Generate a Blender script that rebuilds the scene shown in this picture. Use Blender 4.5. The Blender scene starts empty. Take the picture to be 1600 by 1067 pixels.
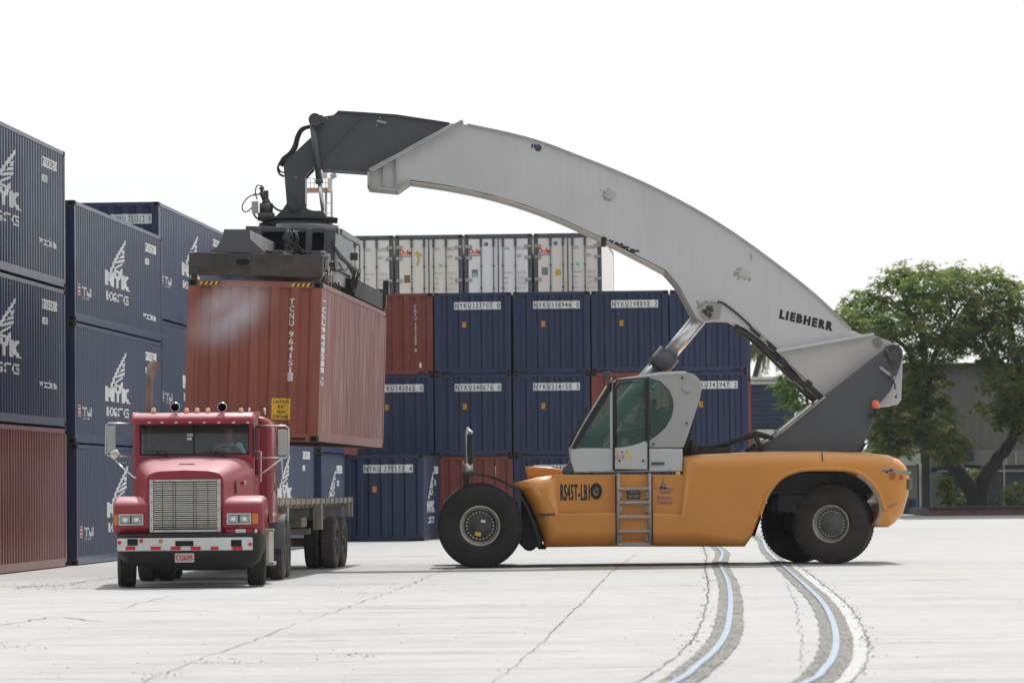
import bpy, bmesh, math, random
from mathutils import Vector, Matrix
R = math.radians
random.seed(7)
sc = bpy.context.scene
COL = sc.collection

# ------------------------------------------------------------------ camera
CAMP = Vector((0, 0, 1.58))
FPX, CX, CY = 6000.0, 800.0, 533.5
PITCH = math.atan(228.0 / FPX)
ROLL = 0.009
YAW = R(3.6)                      # the yard's long axis heads this far to the right of the view
_r0 = Vector((1, 0, 0)); _u0 = Vector((0, -math.sin(PITCH), math.cos(PITCH)))
FWD = Vector((0, math.cos(PITCH), math.sin(PITCH)))
RIGHT = math.cos(ROLL) * _r0 - math.sin(ROLL) * _u0
UP = math.cos(ROLL) * _u0 + math.sin(ROLL) * _r0
cam = bpy.data.cameras.new('camera'); camo = bpy.data.objects.new('camera', cam); COL.objects.link(camo)
m = Matrix((RIGHT, UP, -FWD)).transposed().to_4x4(); m.translation = CAMP
camo.matrix_world = m
cam.sensor_width = 36; cam.lens = 36 * FPX / 1600; cam.clip_end = 5000; cam.clip_start = 0.5
cam.dof.use_dof = True; cam.dof.focus_distance = 74; cam.dof.aperture_fstop = 3.2
sc.camera = camo

def P(px, py, Y):
    d = FWD * FPX + RIGHT * (px - CX) - UP * (py - CY)
    return CAMP + d * (Y / d.y)
def G(px, py, z=0.0):
    d = FWD * FPX + RIGHT * (px - CX) - UP * (py - CY)
    return CAMP + d * ((z - CAMP.z) / d.z)
def XZ(px, py, Y):
    p = P(px, py, Y); return (p.x, p.z)
U = Vector((math.sin(YAW), math.cos(YAW), 0))
V = Vector((math.cos(YAW), -math.sin(YAW), 0))

# ------------------------------------------------------------------ materials
MATS = {}
def nd(nt, t, **kw):
    n = nt.nodes.new(t)
    for k, v in kw.items():
        if k in n.inputs: n.inputs[k].default_value = v
        else: setattr(n, k, v)
    return n
def mix(nt, fac, a, b, mode='MIX'):
    n = nt.nodes.new('ShaderNodeMix'); n.data_type = 'RGBA'; n.blend_type = mode
    for s, v in ((0, fac), (6, a), (7, b)):
        if hasattr(v, 'is_output'): nt.links.new(v, n.inputs[s])
        elif s == 0: n.inputs[0].default_value = v
        else: n.inputs[s].default_value = (*v, 1) if len(v) == 3 else v
    return n.outputs[2]
def ramp(nt, fac, lo, hi):
    n = nt.nodes.new('ShaderNodeMapRange'); n.clamp = True
    nt.links.new(fac, n.inputs[0]); n.inputs[1].default_value = lo; n.inputs[2].default_value = hi
    return n.outputs[0]
def coords(nt, scale=(1, 1, 1), vary=True):
    tc = nt.nodes.new('ShaderNodeTexCoord'); mp = nt.nodes.new('ShaderNodeMapping')
    nt.links.new(tc.outputs['Object'], mp.inputs[0]); mp.inputs['Scale'].default_value = scale
    if vary:
        oi = nt.nodes.new('ShaderNodeObjectInfo'); mu = nt.nodes.new('ShaderNodeMath'); mu.operation = 'MULTIPLY'
        mu.inputs[1].default_value = 37.0; nt.links.new(oi.outputs['Random'], mu.inputs[0])
        nt.links.new(mu.outputs[0], mp.inputs['Location'])
    return mp.outputs[0]
def noise(nt, vec, scale, detail=4, rough=.55):
    n = nt.nodes.new('ShaderNodeTexNoise'); nt.links.new(vec, n.inputs['Vector'])
    n.inputs['Scale'].default_value = scale; n.inputs['Detail'].default_value = detail; n.inputs['Roughness'].default_value = rough
    return n.outputs['Fac']
def mat(name, col, rough=.5, metal=0., var=.15, nscale=2., streak=0., streakcol=None, rust=0., rustcol=(.12, .05, .025),
        bump=0., bscale=30., coat=0., objcol=False, dirt=0., dirtcol=(.25, .22, .18), emit=0., spec=.5, rustscale=3., toplit=0., toplit_col=(.4, .38, .35)):
    if name in MATS: return MATS[name]
    mt = bpy.data.materials.new(name); mt.use_nodes = True; nt = mt.node_tree
    b = nt.nodes['Principled BSDF']; b.inputs['Roughness'].default_value = rough; b.inputs['Metallic'].default_value = metal
    b.inputs['Specular IOR Level'].default_value = spec
    b.inputs['Coat Weight'].default_value = coat; b.inputs['Coat Roughness'].default_value = .12
    vec = coords(nt)
    n1 = noise(nt, vec, nscale)
    lo = tuple(c * (1 - var) for c in col); hi = tuple(min(1, c * (1 + var)) for c in col)
    c = mix(nt, ramp(nt, n1, .3, .7), lo, hi)
    if objcol:
        oi = nt.nodes.new('ShaderNodeObjectInfo'); c = mix(nt, 1.0, c, oi.outputs['Color'], 'MULTIPLY')
    if streak:
        sv = coords(nt, (5, 5, .35)); s = noise(nt, sv, 1.6, 5, .6)
        f = nt.nodes.new('ShaderNodeMath'); f.operation = 'MULTIPLY'; f.inputs[1].default_value = streak
        nt.links.new(ramp(nt, s, .48, .75), f.inputs[0])
        c = mix(nt, f.outputs[0], c, streakcol or tuple(min(1, x * 2.2 + .03) for x in col))
    if dirt:
        d = noise(nt, vec, nscale * .6 + .3, 6, .65)
        f = nt.nodes.new('ShaderNodeMath'); f.operation = 'MULTIPLY'; f.inputs[1].default_value = dirt
        nt.links.new(ramp(nt, d, .45, .8), f.inputs[0]); c = mix(nt, f.outputs[0], c, dirtcol)
    if rust:
        r = noise(nt, vec, rustscale, 8, .7); hi_ = .72 - .16 * rust
        c = mix(nt, ramp(nt, r, hi_, hi_ + .06), c, rustcol)
    if toplit:                       # sunlight on whatever faces up, painted into the colour along with chalking
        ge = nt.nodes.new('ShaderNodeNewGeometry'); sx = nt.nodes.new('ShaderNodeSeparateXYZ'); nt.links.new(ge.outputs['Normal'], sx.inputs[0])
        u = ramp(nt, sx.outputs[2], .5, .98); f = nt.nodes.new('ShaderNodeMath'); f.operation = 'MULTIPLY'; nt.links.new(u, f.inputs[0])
        g2 = nt.nodes.new('ShaderNodeMapRange'); nt.links.new(noise(nt, vec, nscale * 1.7, 5, .6), g2.inputs[0]); g2.inputs[3].default_value = toplit * .6; g2.inputs[4].default_value = toplit * 1.3
        nt.links.new(g2.outputs[0], f.inputs[1]); c = mix(nt, f.outputs[0], c, toplit_col)
    nt.links.new(c, b.inputs['Base Color'])
    rr = nt.nodes.new('ShaderNodeMapRange'); nt.links.new(noise(nt, vec, nscale * 3.1), rr.inputs[0])
    rr.inputs[3].default_value = max(.03, rough - .1); rr.inputs[4].default_value = min(1, rough + .12)
    nt.links.new(rr.outputs[0], b.inputs['Roughness'])
    if bump:
        bp = nt.nodes.new('ShaderNodeBump'); bp.inputs['Strength'].default_value = bump; bp.inputs['Distance'].default_value = .01
        nt.links.new(noise(nt, vec, bscale), bp.inputs['Height']); nt.links.new(bp.outputs[0], b.inputs['Normal'])
    if emit:
        b.inputs['Emission Color'].default_value = (*col, 1); b.inputs['Emission Strength'].default_value = emit
    MATS[name] = mt; return mt
def glass(name, tint, refl=.12, haze=.06, hazecol=(.3, .4, .38)):
    mt = bpy.data.materials.new(name); mt.use_nodes = True; nt = mt.node_tree; nt.nodes.clear()
    out = nt.nodes.new('ShaderNodeOutputMaterial')
    tr = nd(nt, 'ShaderNodeBsdfTransparent', Color=(*tint, 1)); gl = nd(nt, 'ShaderNodeBsdfGlossy', Color=(1, 1, 1, 1), Roughness=.03)
    df = nd(nt, 'ShaderNodeBsdfDiffuse', Color=(*hazecol, 1))
    m1 = nt.nodes.new('ShaderNodeMixShader'); m2 = nt.nodes.new('ShaderNodeMixShader')
    m1.inputs[0].default_value = haze
    nt.links.new(tr.outputs[0], m1.inputs[1]); nt.links.new(df.outputs[0], m1.inputs[2])
    lw = nd(nt, 'ShaderNodeLayerWeight', Blend=.25)
    mr = nt.nodes.new('ShaderNodeMapRange'); nt.links.new(lw.outputs['Fresnel'], mr.inputs[0])
    mr.inputs[3].default_value = refl * .5; mr.inputs[4].default_value = min(1, refl * 4)
    nt.links.new(mr.outputs[0], m2.inputs[0])
    nt.links.new(m1.outputs[0], m2.inputs[1]); nt.links.new(gl.outputs[0], m2.inputs[2]); nt.links.new(m2.outputs[0], out.inputs[0])
    MATS[name] = mt; return mt

# ------------------------------------------------------------------ mesh builder
class MB:
    def __init__(s): s.v = []; s.f = []; s.mi = []; s.sm = []
    def add(s, vs, fs, mi=0, smooth=False):
        o = len(s.v); s.v += [Vector(v) for v in vs]
        for f in fs: s.f.append([i + o for i in f]); s.mi.append(mi); s.sm.append(smooth)
        return s
    def box(s, c, d, rot=None, mi=0, ch=0.):
        hx, hy, hz = d[0] / 2, d[1] / 2, d[2] / 2
        vs = [Vector((x, y, z)) for x in (-hx, hx) for y in (-hy, hy) for z in (-hz, hz)]
        if rot is not None: vs = [rot @ v for v in vs]
        c = Vector(c)
        return s.add([v + c for v in vs], [(0, 1, 3, 2), (4, 6, 7, 5), (0, 4, 5, 1), (2, 3, 7, 6), (0, 2, 6, 4), (1, 5, 7, 3)], mi)
    def cbox(s, c, d, ch, rot=None, mi=0):
        """box with chamfered edges"""
        bm = bmesh.new(); bmesh.ops.create_cube(bm, size=1.0)
        bmesh.ops.scale(bm, vec=Vector(d), verts=bm.verts)
        bmesh.ops.bevel(bm, geom=bm.edges[:], offset=ch, segments=2, affect='EDGES', profile=.6)
        bm.verts.index_update()
        vs = [v.co.copy() for v in bm.verts]
        if rot is not None: vs = [rot @ v for v in vs]
        c = Vector(c); s.add([v + c for v in vs], [[v.index for v in f.verts] for f in bm.faces], mi)
        bm.free(); return s
    def prism(s, pts, y0, y1, mi=0):
        """pts = (x, z) outline, extruded from y0 to y1"""
        n = len(pts)
        vs = [(x, y0, z) for x, z in pts] + [(x, y1, z) for x, z in pts]
        return s.add(vs, [list(range(n)), list(range(2 * n - 1, n - 1, -1))] + [(i, i + n, (i + 1) % n + n, (i + 1) % n) for i in range(n)], mi)
    def ppx(s, pts, Y, y1, mi=0): return s.prism([XZ(a, b, Y) for a, b in pts], Y, y1, mi)
    def rprism(s, pts, y0, y1, r, mi=0, seg=4, rk=None):
        """prism whose two outline edges are rounded with radius r"""
        n = len(pts); A = sum(pts[i][0] * pts[(i + 1) % n][1] - pts[(i + 1) % n][0] * pts[i][1] for i in range(n))
        sg = 1 if A > 0 else -1
        def inset(d):
            o = []
            for i in range(n):
                p0, p1, p2 = Vector(pts[i - 1]), Vector(pts[i]), Vector(pts[(i + 1) % n])
                a = (p1 - p0).normalized(); b = (p2 - p1).normalized()
                na = Vector((-a.y, a.x)) * sg; nb = Vector((-b.y, b.x)) * sg
                k = na + nb; k = k / max(.35, k.length_squared / 2) if k.length > 1e-6 else na
                o.append(p1 + k * d * (rk[i] if rk else 1))
            return o
        rings = []
        for k in range(seg + 1):
            t = math.pi / 2 * k / seg
            rings.append((inset(r * (1 - math.sin(t))), y0 + r * (1 - math.cos(t))))
        for k in range(seg, -1, -1):
            t = math.pi / 2 * k / seg
            rings.append((inset(r * (1 - math.sin(t))), y1 - r * (1 - math.cos(t))))
        vs = [(p.x, y, p.y) for ring, y in rings for p in ring]; fs = []
        for k in range(len(rings) - 1):
            for i in range(n): fs.append((k * n + i, (k + 1) * n + i, (k + 1) * n + (i + 1) % n, k * n + (i + 1) % n))
        L = (len(rings) - 1) * n
        s.add(vs, fs, mi, True)
        o = len(s.v) - len(vs)
        for f in ([o + i for i in range(n)], [o + L + n - 1 - i for i in range(n)]): s.f.append(f); s.mi.append(mi); s.sm.append(False)
        return s
    def cyl(s, p0, p1, r, n=12, r2=None, caps=True, mi=0, smooth=True):
        p0, p1 = Vector(p0), Vector(p1); r2 = r if r2 is None else r2
        q = (p1 - p0).to_track_quat('Z', 'Y')
        vs = []
        for p, rr in ((p0, r), (p1, r2)):
            for i in range(n):
                a = 2 * math.pi * i / n; vs.append(p + q @ Vector((rr * math.cos(a), rr * math.sin(a), 0)))
        s.add(vs, [(i, (i + 1) % n, (i + 1) % n + n, i + n) for i in range(n)], mi, smooth)
        if caps: s.add(vs, [list(range(n - 1, -1, -1)), list(range(n, 2 * n))], mi)
        return s
    def tube(s, pts, r, n=8, mi=0, caps=True):
        pts = [Vector(p) for p in pts]; vs = []; up = None
        for i, p in enumerate(pts):
            d = (pts[min(i + 1, len(pts) - 1)] - pts[max(i - 1, 0)]).normalized()
            if up is None: up = d.orthogonal().normalized()
            up = (up - d * up.dot(d)); up = up.normalized() if up.length > 1e-5 else d.orthogonal().normalized()
            w = d.cross(up); rr = r[i] if isinstance(r, (list, tuple)) else r
            for k in range(n):
                a = 2 * math.pi * k / n; vs.append(p + up * rr * math.cos(a) + w * rr * math.sin(a))
        fs = [(i * n + k, i * n + (k + 1) % n, (i + 1) * n + (k + 1) % n, (i + 1) * n + k) for i in range(len(pts) - 1) for k in range(n)]
        s.add(vs, fs, mi, True)
        if caps: s.add(vs, [list(range(n - 1, -1, -1)), list(range(len(vs) - n, len(vs)))], mi)
        return s
    def lathe(s, prof, M, n=48, mi=0, close=False):
        """prof = (radius, t) pairs; t runs along local X; M places it"""
        vs = []; k = len(prof)
        for i in range(n):
            a = 2 * math.pi * i / n
            for r, t in prof: vs.append(M @ Vector((t, r * math.cos(a), r * math.sin(a))))
        fs = [(i * k + j, i * k + j + 1, ((i + 1) % n) * k + j + 1, ((i + 1) % n) * k + j) for i in range(n) for j in range(k - 1)]
        return s.add(vs, fs, mi, True)
    def sphere(s, c, r, nu=12, nv=8, mi=0, sc_=(1, 1, 1)):
        vs = []; c = Vector(c)
        for j in range(nv + 1):
            t = math.pi * j / nv
            for i in range(nu):
                a = 2 * math.pi * i / nu
                vs.append(c + Vector((r * sc_[0] * math.sin(t) * math.cos(a), r * sc_[1] * math.sin(t) * math.sin(a), r * sc_[2] * math.cos(t))))
        fs = [(j * nu + i, (j + 1) * nu + i, (j + 1) * nu + (i + 1) % nu, j * nu + (i + 1) % nu) for j in range(nv) for i in range(nu)]
        return s.add(vs, fs, mi, True)
    def build(s, name, mats, parent=None, label=None, bevel=0., org=None, weld=False):
        """verts are in world coordinates; org = world location of the parent (or of the thing itself)"""
        me = bpy.data.meshes.new(name)
        o0 = Vector(org) if org is not None else Vector((0, 0, 0))
        if parent is not None and org is None: o0 = worg(parent)
        me.from_pydata([tuple(v - o0) for v in s.v], [], s.f)
        if not isinstance(mats, (list, tuple)): mats = [mats]
        for mm in mats: me.materials.append(mm)
        me.polygons.foreach_set('material_index', s.mi); me.polygons.foreach_set('use_smooth', s.sm)
        me.validate(); me.update()
        bm = bmesh.new(); bm.from_mesh(me)
        bmesh.ops.remove_doubles(bm, verts=bm.verts, dist=1e-5)
        bmesh.ops.recalc_face_normals(bm, faces=bm.faces)
        if bevel:
            ed = [e for e in bm.edges if len(e.link_faces) == 2 and e.calc_face_angle(0) > R(35)]
            bmesh.ops.bevel(bm, geom=ed, offset=bevel, segments=2, affect='EDGES', profile=.6, clamp_overlap=True)
        bm.to_mesh(me); bm.free()
        ob = bpy.data.objects.new(name, me); COL.objects.link(ob)
        if parent is not None: ob.parent = parent
        else: ob.location = o0
        if label: ob['label'] = label
        return ob
def worg(o):
    p = Vector((0, 0, 0))
    while o is not None: p += o.location; o = o.parent
    return p
def tag(o, label, cat=None, group=None, kind=None):
    if label: o['label'] = label
    if cat: o['category'] = cat
    if group: o['group'] = group
    if kind: o['kind'] = kind
    return o
def empty(name, loc=(0, 0, 0), rz=0., label=None, cat=None, group=None):
    o = bpy.data.objects.new(name, None); COL.objects.link(o); o.location = loc; o.rotation_euler = (0, 0, rz); o.empty_display_size = .3
    return tag(o, label, cat, group)
def dup(o, parent=None):
    c = o.copy(); COL.objects.link(c); c.parent = parent
    for k in ('label', 'group'):
        if parent is None and k in c: del c[k]
    for ch in o.children: dup(ch, c)
    return c
def catmull(pts, n=8):
    pts = [Vector(p) for p in pts]; out = []
    for i in range(len(pts) - 1):
        p0, p1, p2, p3 = pts[max(i - 1, 0)], pts[i], pts[i + 1], pts[min(i + 2, len(pts) - 1)]
        for k in range(n):
            t = k / n
            out.append(.5 * ((2 * p1) + (p2 - p0) * t + (2 * p0 - 5 * p1 + 4 * p2 - p3) * t * t + (3 * p1 - p0 - 3 * p2 + p3) * t ** 3))
    out.append(pts[-1]); return out
_tc = {}
def text2d(s, fat=0., spacing=1., shear=0., lines=1.):
    """triangulated outline of a string, bbox moved to the origin: verts (x, y), faces, width, height"""
    key = (s, fat, spacing, shear, lines)
    if key in _tc: return _tc[key]
    cu = bpy.data.curves.new('t', 'FONT'); cu.body = s; cu.size = 1; cu.offset = fat; cu.space_character = spacing; cu.shear = shear
    cu.align_x = 'CENTER'; cu.space_line = lines; cu.resolution_u = 3
    o = bpy.data.objects.new('t', cu); me = o.to_mesh()
    vs = [(v.co.x, v.co.y) for v in me.vertices]; fs = [list(p.vertices) for p in me.polygons]
    o.to_mesh_clear(); bpy.data.objects.remove(o); bpy.data.curves.remove(cu)
    x0 = min(v[0] for v in vs); x1 = max(v[0] for v in vs); y0 = min(v[1] for v in vs); y1 = max(v[1] for v in vs)
    vs = [(a - x0, b - y0) for a, b in vs]
    _tc[key] = (vs, fs, x1 - x0, y1 - y0); return _tc[key]
def add_text(mb, s, c00, eu, ev, w, h, mi=0, **kw):
    """fit a string into a w x h box whose lower left corner is c00 and axes eu, ev"""
    vs, fs, tw, th = text2d(s, **kw); c00, eu, ev = Vector(c00), Vector(eu), Vector(ev)
    return mb.add([c00 + eu * (x / tw * w) + ev * (y / th * h) for x, y in vs], fs, mi)
def text_px(mb, s, x0, y0, x1, y1, Y, mi=0, slope=0., **kw):
    """fit a string into the frontal rectangle (x0,y0 top left) (x1,y1 bottom right) at depth Y"""
    a = P(x0, y1, Y); b = P(x1, y1 + slope, Y); c = P(x0, y0, Y)
    return add_text(mb, s, a, (b - a).normalized(), Vector((0, 0, 1)), (b - a).length, c.z - a.z, mi, **kw)
# ------------------------------------------------------------------ world, ground, track
def setup_world():
    w = bpy.data.worlds.new('World'); sc.world = w; w.use_nodes = True; nt = w.node_tree
    bg = nt.nodes['Background']
    sky = nt.nodes.new('ShaderNodeTexSky'); sky.sky_type = 'NISHITA'; sky.sun_disc = False
    sky.sun_elevation = SUN_EL; sky.sun_rotation = SUN_AZ; sky.dust_density = 3.0; sky.air_density = 1.0
    tc = nt.nodes.new('ShaderNodeTexCoord'); mp = nt.nodes.new('ShaderNodeMapping'); mp.inputs['Scale'].default_value = (1.6, 1.6, 4.0)
    nt.links.new(tc.outputs['Generated'], mp.inputs[0])
    n = noise(nt, mp.outputs[0], 2.2, 7, .6)
    sk = nt.nodes.new('ShaderNodeVectorMath'); sk.operation = 'SCALE'; sk.inputs[3].default_value = 1.0
    nt.links.new(sky.outputs[0], sk.inputs[0])
    # thin bright overcast: cloud cover almost everywhere, a little blue between
    cl = nt.nodes.new('ShaderNodeMapRange'); nt.links.new(n, cl.inputs[0])
    cl.inputs[1].default_value = .3; cl.inputs[2].default_value = .62; cl.inputs[3].default_value = .80; cl.inputs[4].default_value = .97
    c = mix(nt, cl.outputs[0], sk.outputs[0], (CLOUD * .985, CLOUD, CLOUD * 1.01))
    dp = nt.nodes.new('ShaderNodeVectorMath'); dp.operation = 'DOT_PRODUCT'; nt.links.new(tc.outputs['Generated'], dp.inputs[0])
    dp.inputs[1].default_value = (math.sin(SUN_AZ) * math.cos(SUN_EL), math.cos(SUN_AZ) * math.cos(SUN_EL), math.sin(SUN_EL))
    gl = nt.nodes.new('ShaderNodeMapRange'); gl.interpolation_type = 'SMOOTHSTEP'; nt.links.new(dp.outputs['Value'], gl.inputs[0])
    gl.inputs[1].default_value = -.5; gl.inputs[2].default_value = .5; gl.inputs[3].default_value = SKYBACK; gl.inputs[4].default_value = 1.0
    c = mix(nt, 1.0, c, gl.outputs[0], 'MULTIPLY')
    nt.links.new(c, bg.inputs[0]); bg.inputs[1].default_value = SKYS
SKYS = 0.1
HAZE = 0.00013
CLOUD = 11.2
SKYBACK = .23
EXPO = -0.03
SUN_EL, SUN_AZ = R(59), R(16)          # sun stands behind the scene, a little to the right
setup_world()
sun = bpy.data.lights.new('sun', 'SUN'); sun.energy = 3.7; sun.angle = R(0.7); sun.color = (1, .975, .94)
suno = bpy.data.objects.new('sun', sun); COL.objects.link(suno)
sd = Vector((math.sin(SUN_AZ) * math.cos(SUN_EL), math.cos(SUN_AZ) * math.cos(SUN_EL), math.sin(SUN_EL)))
suno.rotation_euler = sd.to_track_quat('Z', 'Y').to_euler(); suno.location = (30, 60, 60)
sc.view_settings.view_transform = 'Standard'; sc.view_settings.look = 'None'; sc.view_settings.exposure = EXPO; sc.view_settings.gamma = 1
sc.cycles.max_bounces = 6; sc.cycles.transparent_max_bounces = 12; sc.cycles.volume_max_steps = 64
sc.cycles.use_denoising = True

def ground_mat():
    mt = bpy.data.materials.new('concrete_ground'); mt.use_nodes = True; nt = mt.node_tree; b = nt.nodes['Principled BSDF']
    v = coords(nt, (1, 1, 1), False); st = coords(nt, (.09, 1.6, 1), False); s2 = coords(nt, (.35, 9, 1), False)
    big = noise(nt, v, .07, 5, .6); mid = noise(nt, v, .6, 6, .65); fine = noise(nt, v, 9, 4, .7); lines = noise(nt, st, 1.0, 5, .6); l2 = noise(nt, s2, 1.0, 4, .6)
    c = mix(nt, ramp(nt, big, .3, .7), (.355, .352, .345), (.42, .417, .41))
    c = mix(nt, ramp(nt, mid, .35, .75), c, (.445, .443, .435))
    f = nt.nodes.new('ShaderNodeMath'); f.operation = 'MULTIPLY'; f.inputs[1].default_value = .22; nt.links.new(ramp(nt, lines, .5, .75), f.inputs[0])
    c = mix(nt, f.outputs[0], c, (.32, .31, .295))
    f = nt.nodes.new('ShaderNodeMath'); f.operation = 'MULTIPLY'; f.inputs[1].default_value = .45; nt.links.new(ramp(nt, l2, .55, .72), f.inputs[0])
    c = mix(nt, f.outputs[0], c, (.30, .29, .275))
    f = nt.nodes.new('ShaderNodeMath'); f.operation = 'MULTIPLY'; f.inputs[1].default_value = .35; nt.links.new(ramp(nt, fine, .52, .7), f.inputs[0])
    c = mix(nt, f.outputs[0], c, (.33, .325, .31))
    nt.links.new(c, b.inputs['Base Color']); b.inputs['Roughness'].default_value = .85; b.inputs['Specular IOR Level'].default_value = .3
    bp = nt.nodes.new('ShaderNodeBump'); bp.inputs['Strength'].default_value = .5; bp.inputs['Distance'].default_value = .02
    nt.links.new(fine, bp.inputs['Height']); nt.links.new(bp.outputs[0], b.inputs['Normal'])
    return mt
M_ground = ground_mat()
g = MB().add([(-1500, -50, 0), (1500, -50, 0), (1500, 3000, 0), (-1500, 3000, 0)], [(0, 1, 2, 3)])
ground = g.build('ground', M_ground); tag(ground, 'pale worn concrete yard with hairline cracks', kind='structure')

M_asph = mat('rail_asphalt', (.21, .205, .19), .95, var=.5, nscale=9, bump=.8, bscale=40)
M_newc = mat('new_concrete', (.455, .45, .44), .9, var=.06, nscale=2)
M_crack = mat('crack_dark', (.13, .125, .115), 1, var=.4, nscale=6)
M_rail = mat('rail_steel', (.27, .32, .39), .42, .55, var=.08, nscale=3, rust=.05)
def strip(mb, left, right, z, mi=0):
    n = len(left); vs = [(p.x, p.y, z) for p in left] + [(p.x, p.y, z) for p in right]
    return mb.add(vs, [(i, i + 1, i + 1 + n, i + n) for i in range(n - 1)], mi)
def offs(path, d):
    out = []
    for i, p in enumerate(path):
        t = (path[min(i + 1, len(path) - 1)] - path[max(i - 1, 0)]).normalized()
        out.append(p + Vector((-t.y, t.x, 0)) * d)
    return out
rr = [G(*p) for p in ((1266, 1067), (1287, 1050), (1302, 1029), (1306.5, 1002), (1300.5, 972), (1284, 942), (1257, 915), (1224, 885), (1200, 862.5), (1177.5, 837))]
rr.insert(0, rr[0] + (rr[0] - rr[1]) * 2.2 + Vector((-.25, 0, 0)))
rl = [G(*p) for p in ((1059, 1066.5), (1092, 1041), (1116, 1020), (1134, 993), (1140, 966), (1141.5, 936), (1137, 909), (1125, 882), (1119, 855))]
rl.insert(0, rl[0] + (rl[0] - rl[1]) * 1.6 + Vector((-.2, 0, 0)))
e = rr[-1] - rr[-2]; rr += [rr[-1] + Vector((-.6, 22, 0)), rr[-1] + Vector((-1.5, 60, 0))]
rl += [rr[-2] + Vector((-1.15, 0, 0)), rr[-1] + Vector((-1.1, 0, 0))]
rr, rl = catmull(rr, 10), catmull(rl, 10)
trk = empty('railway_track', (rr[40].x, rr[40].y, 0), 0, 'curved narrow gauge steel rails sunk into the concrete yard', 'railway track')
for k, path in enumerate((rl, rr)):
    bed = MB(); a_, b_ = [], []
    for i, p in enumerate(path):
        w = .165 + .012 * math.sin(i * 1.7) + random.uniform(-.008, .008); a_.append(w); b_.append(.165 + random.uniform(-.012, .012))
    o1, o2 = offs(path, .2), offs(path, -.2)
    o1 = [p + (q - p) * (w / .2) for p, q, w in zip(path, o1, a_)]; o2 = [p + (q - p) * (w / .2) for p, q, w in zip(path, o2, b_)]
    strip(bed, o1, o2, .010).build('asphalt_strip', M_asph, trk)
    ed = MB(); sgn = 1 if k == 0 else -1
    strip(ed, offs(path, sgn * .165), offs(path, sgn * .295), .005).build('concrete_edge', M_newc if k else mat('old_concrete_edge', (.40, .395, .385), .9, var=.1), trk)
    r_ = MB(); h1, h2 = offs(path, .033), offs(path, -.033); n = len(path)
    vs = [(p.x, p.y, .008) for p in h1] + [(p.x, p.y, .03) for p in h1] + [(p.x, p.y, .03) for p in h2] + [(p.x, p.y, .008) for p in h2]
    r_.add(vs, [(j * n + i, j * n + i + 1, (j + 1) * n + i + 1, (j + 1) * n + i) for j in range(3) for i in range(n - 1)]).build('rail', M_rail, trk)
# cracks: part of the worn concrete, laid as dark slivers on it
ck = MB()
def crack(pts, w, jit=.06, sub=10, z=.006, spall=0.):
    path = []
    for i in range(len(pts) - 1):
        L = (pts[i + 1] - pts[i]).length; n = max(2, int(L * sub / 6))
        for k in range(n):
            p = pts[i].lerp(pts[i + 1], k / n); path.append(p + Vector((random.uniform(-jit, jit), random.uniform(-jit, jit) * 2, 0)))
    path.append(pts[-1]); n = len(path)
    ws = [w * random.uniform(.25, 1.5) * (.25 + .75 * math.sin(math.pi * min(1, (i + .5) / n * 1.0)) ** .4) for i in range(n)]
    a = offs(path, .5); b = offs(path, -.5)
    strip(ck, [p + (q - p) * x for p, q, x in zip(path, a, ws)], [p + (q - p) * x for p, q, x in zip(path, b, ws)], z)
    for p in path:
        for _ in range(int(spall * random.random() * 3)):
            q = p + Vector((random.gauss(0, .06), random.gauss(0, .25), 0)); dots(q, random.uniform(.006, .026), .006)
def dots(q, r, z):
    r *= .62
    n = random.randint(5, 7); ks = [random.uniform(.5, 1.2) for _ in range(n)]
    ck.add([(q.x + r * 1.2 * ks[i] * math.cos(6.283 * i / n), q.y + r * 1.2 * ks[i] * math.sin(6.283 * i / n), z) for i in range(n)] + [(q.x + r * .2, q.y, z + r * random.uniform(.5, .9))], [(i, (i + 1) % n, n) for i in range(n)])
def pc(*pts): return [G(*p) for p in pts]
for pts, w, j, sp in ((pc((999, 862), (953, 895), (910, 941), (879, 970), (840, 1011), (802, 1042), (760, 1075)), .014, .02, .2),
                  (pc((701, 887), (631, 918), (557, 943), (480, 970)), .014, .05, .1), (pc((465, 974), (393, 1002), (321, 1026), (258, 1052), (222, 1068)), .012, .03, .3),
                  (pc((0, 977), (75, 965), (105, 965), (160, 971)), .03, .06, .6), (pc((186, 950), (255, 933), (300, 928)), .014, .08, .2),
                  (pc((0, 1000), (60, 998), (210, 990)), .022, .03, .2), (pc((0, 1061), (200, 1062), (480, 1056)), .013, .02, .1),
                  (pc((20, 919), (70, 916), (118, 913)), .05, .12, 3), (pc((105, 912), (150, 906), (185, 902)), .05, .05, .4),
                  (offs(rl, .32)[::6], .022, .018, 1.4), (offs(rr, -.32)[::6], .018, .02, 1.6),
                  (pc((1225, 905), (1245, 945), (1250, 985), (1255, 1010), (1250, 1045)), .008, .03, 0)):
    crack(pts, w, j, 14, spall=sp)
for _ in range(300):          # hairline transverse cracks
    px = random.uniform(-40, 1560); py = 870 + 200 * random.random() ** .8
    p = G(px, py); L = random.uniform(.3, 2.6) * (1.2 if px < 900 else .8)
    crack([p, p + Vector((L * .5, random.uniform(-.12, .12), 0)), p + Vector((L, random.uniform(-.15, .15), 0))], random.uniform(.004, .013), .02, 14)
for _ in range(420):
    dots(G(random.uniform(-40, 1640), 862 + 210 * random.random()), random.choice((.006, .008, .01, .012, .018)), .004)
for (cx_, cy_, n) in ((70, 917, 160), (1345, 1000, 50), (250, 1053, 40), (345, 1033, 40), (545, 928, 40), (570, 1024, 50), (20, 1010, 40), (640, 915, 30)):
    for _ in range(n): dots(G(cx_ + random.gauss(0, 28), cy_ + random.gauss(0, 3)), random.choice((.006, .009, .013, .02)), .004)
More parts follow.
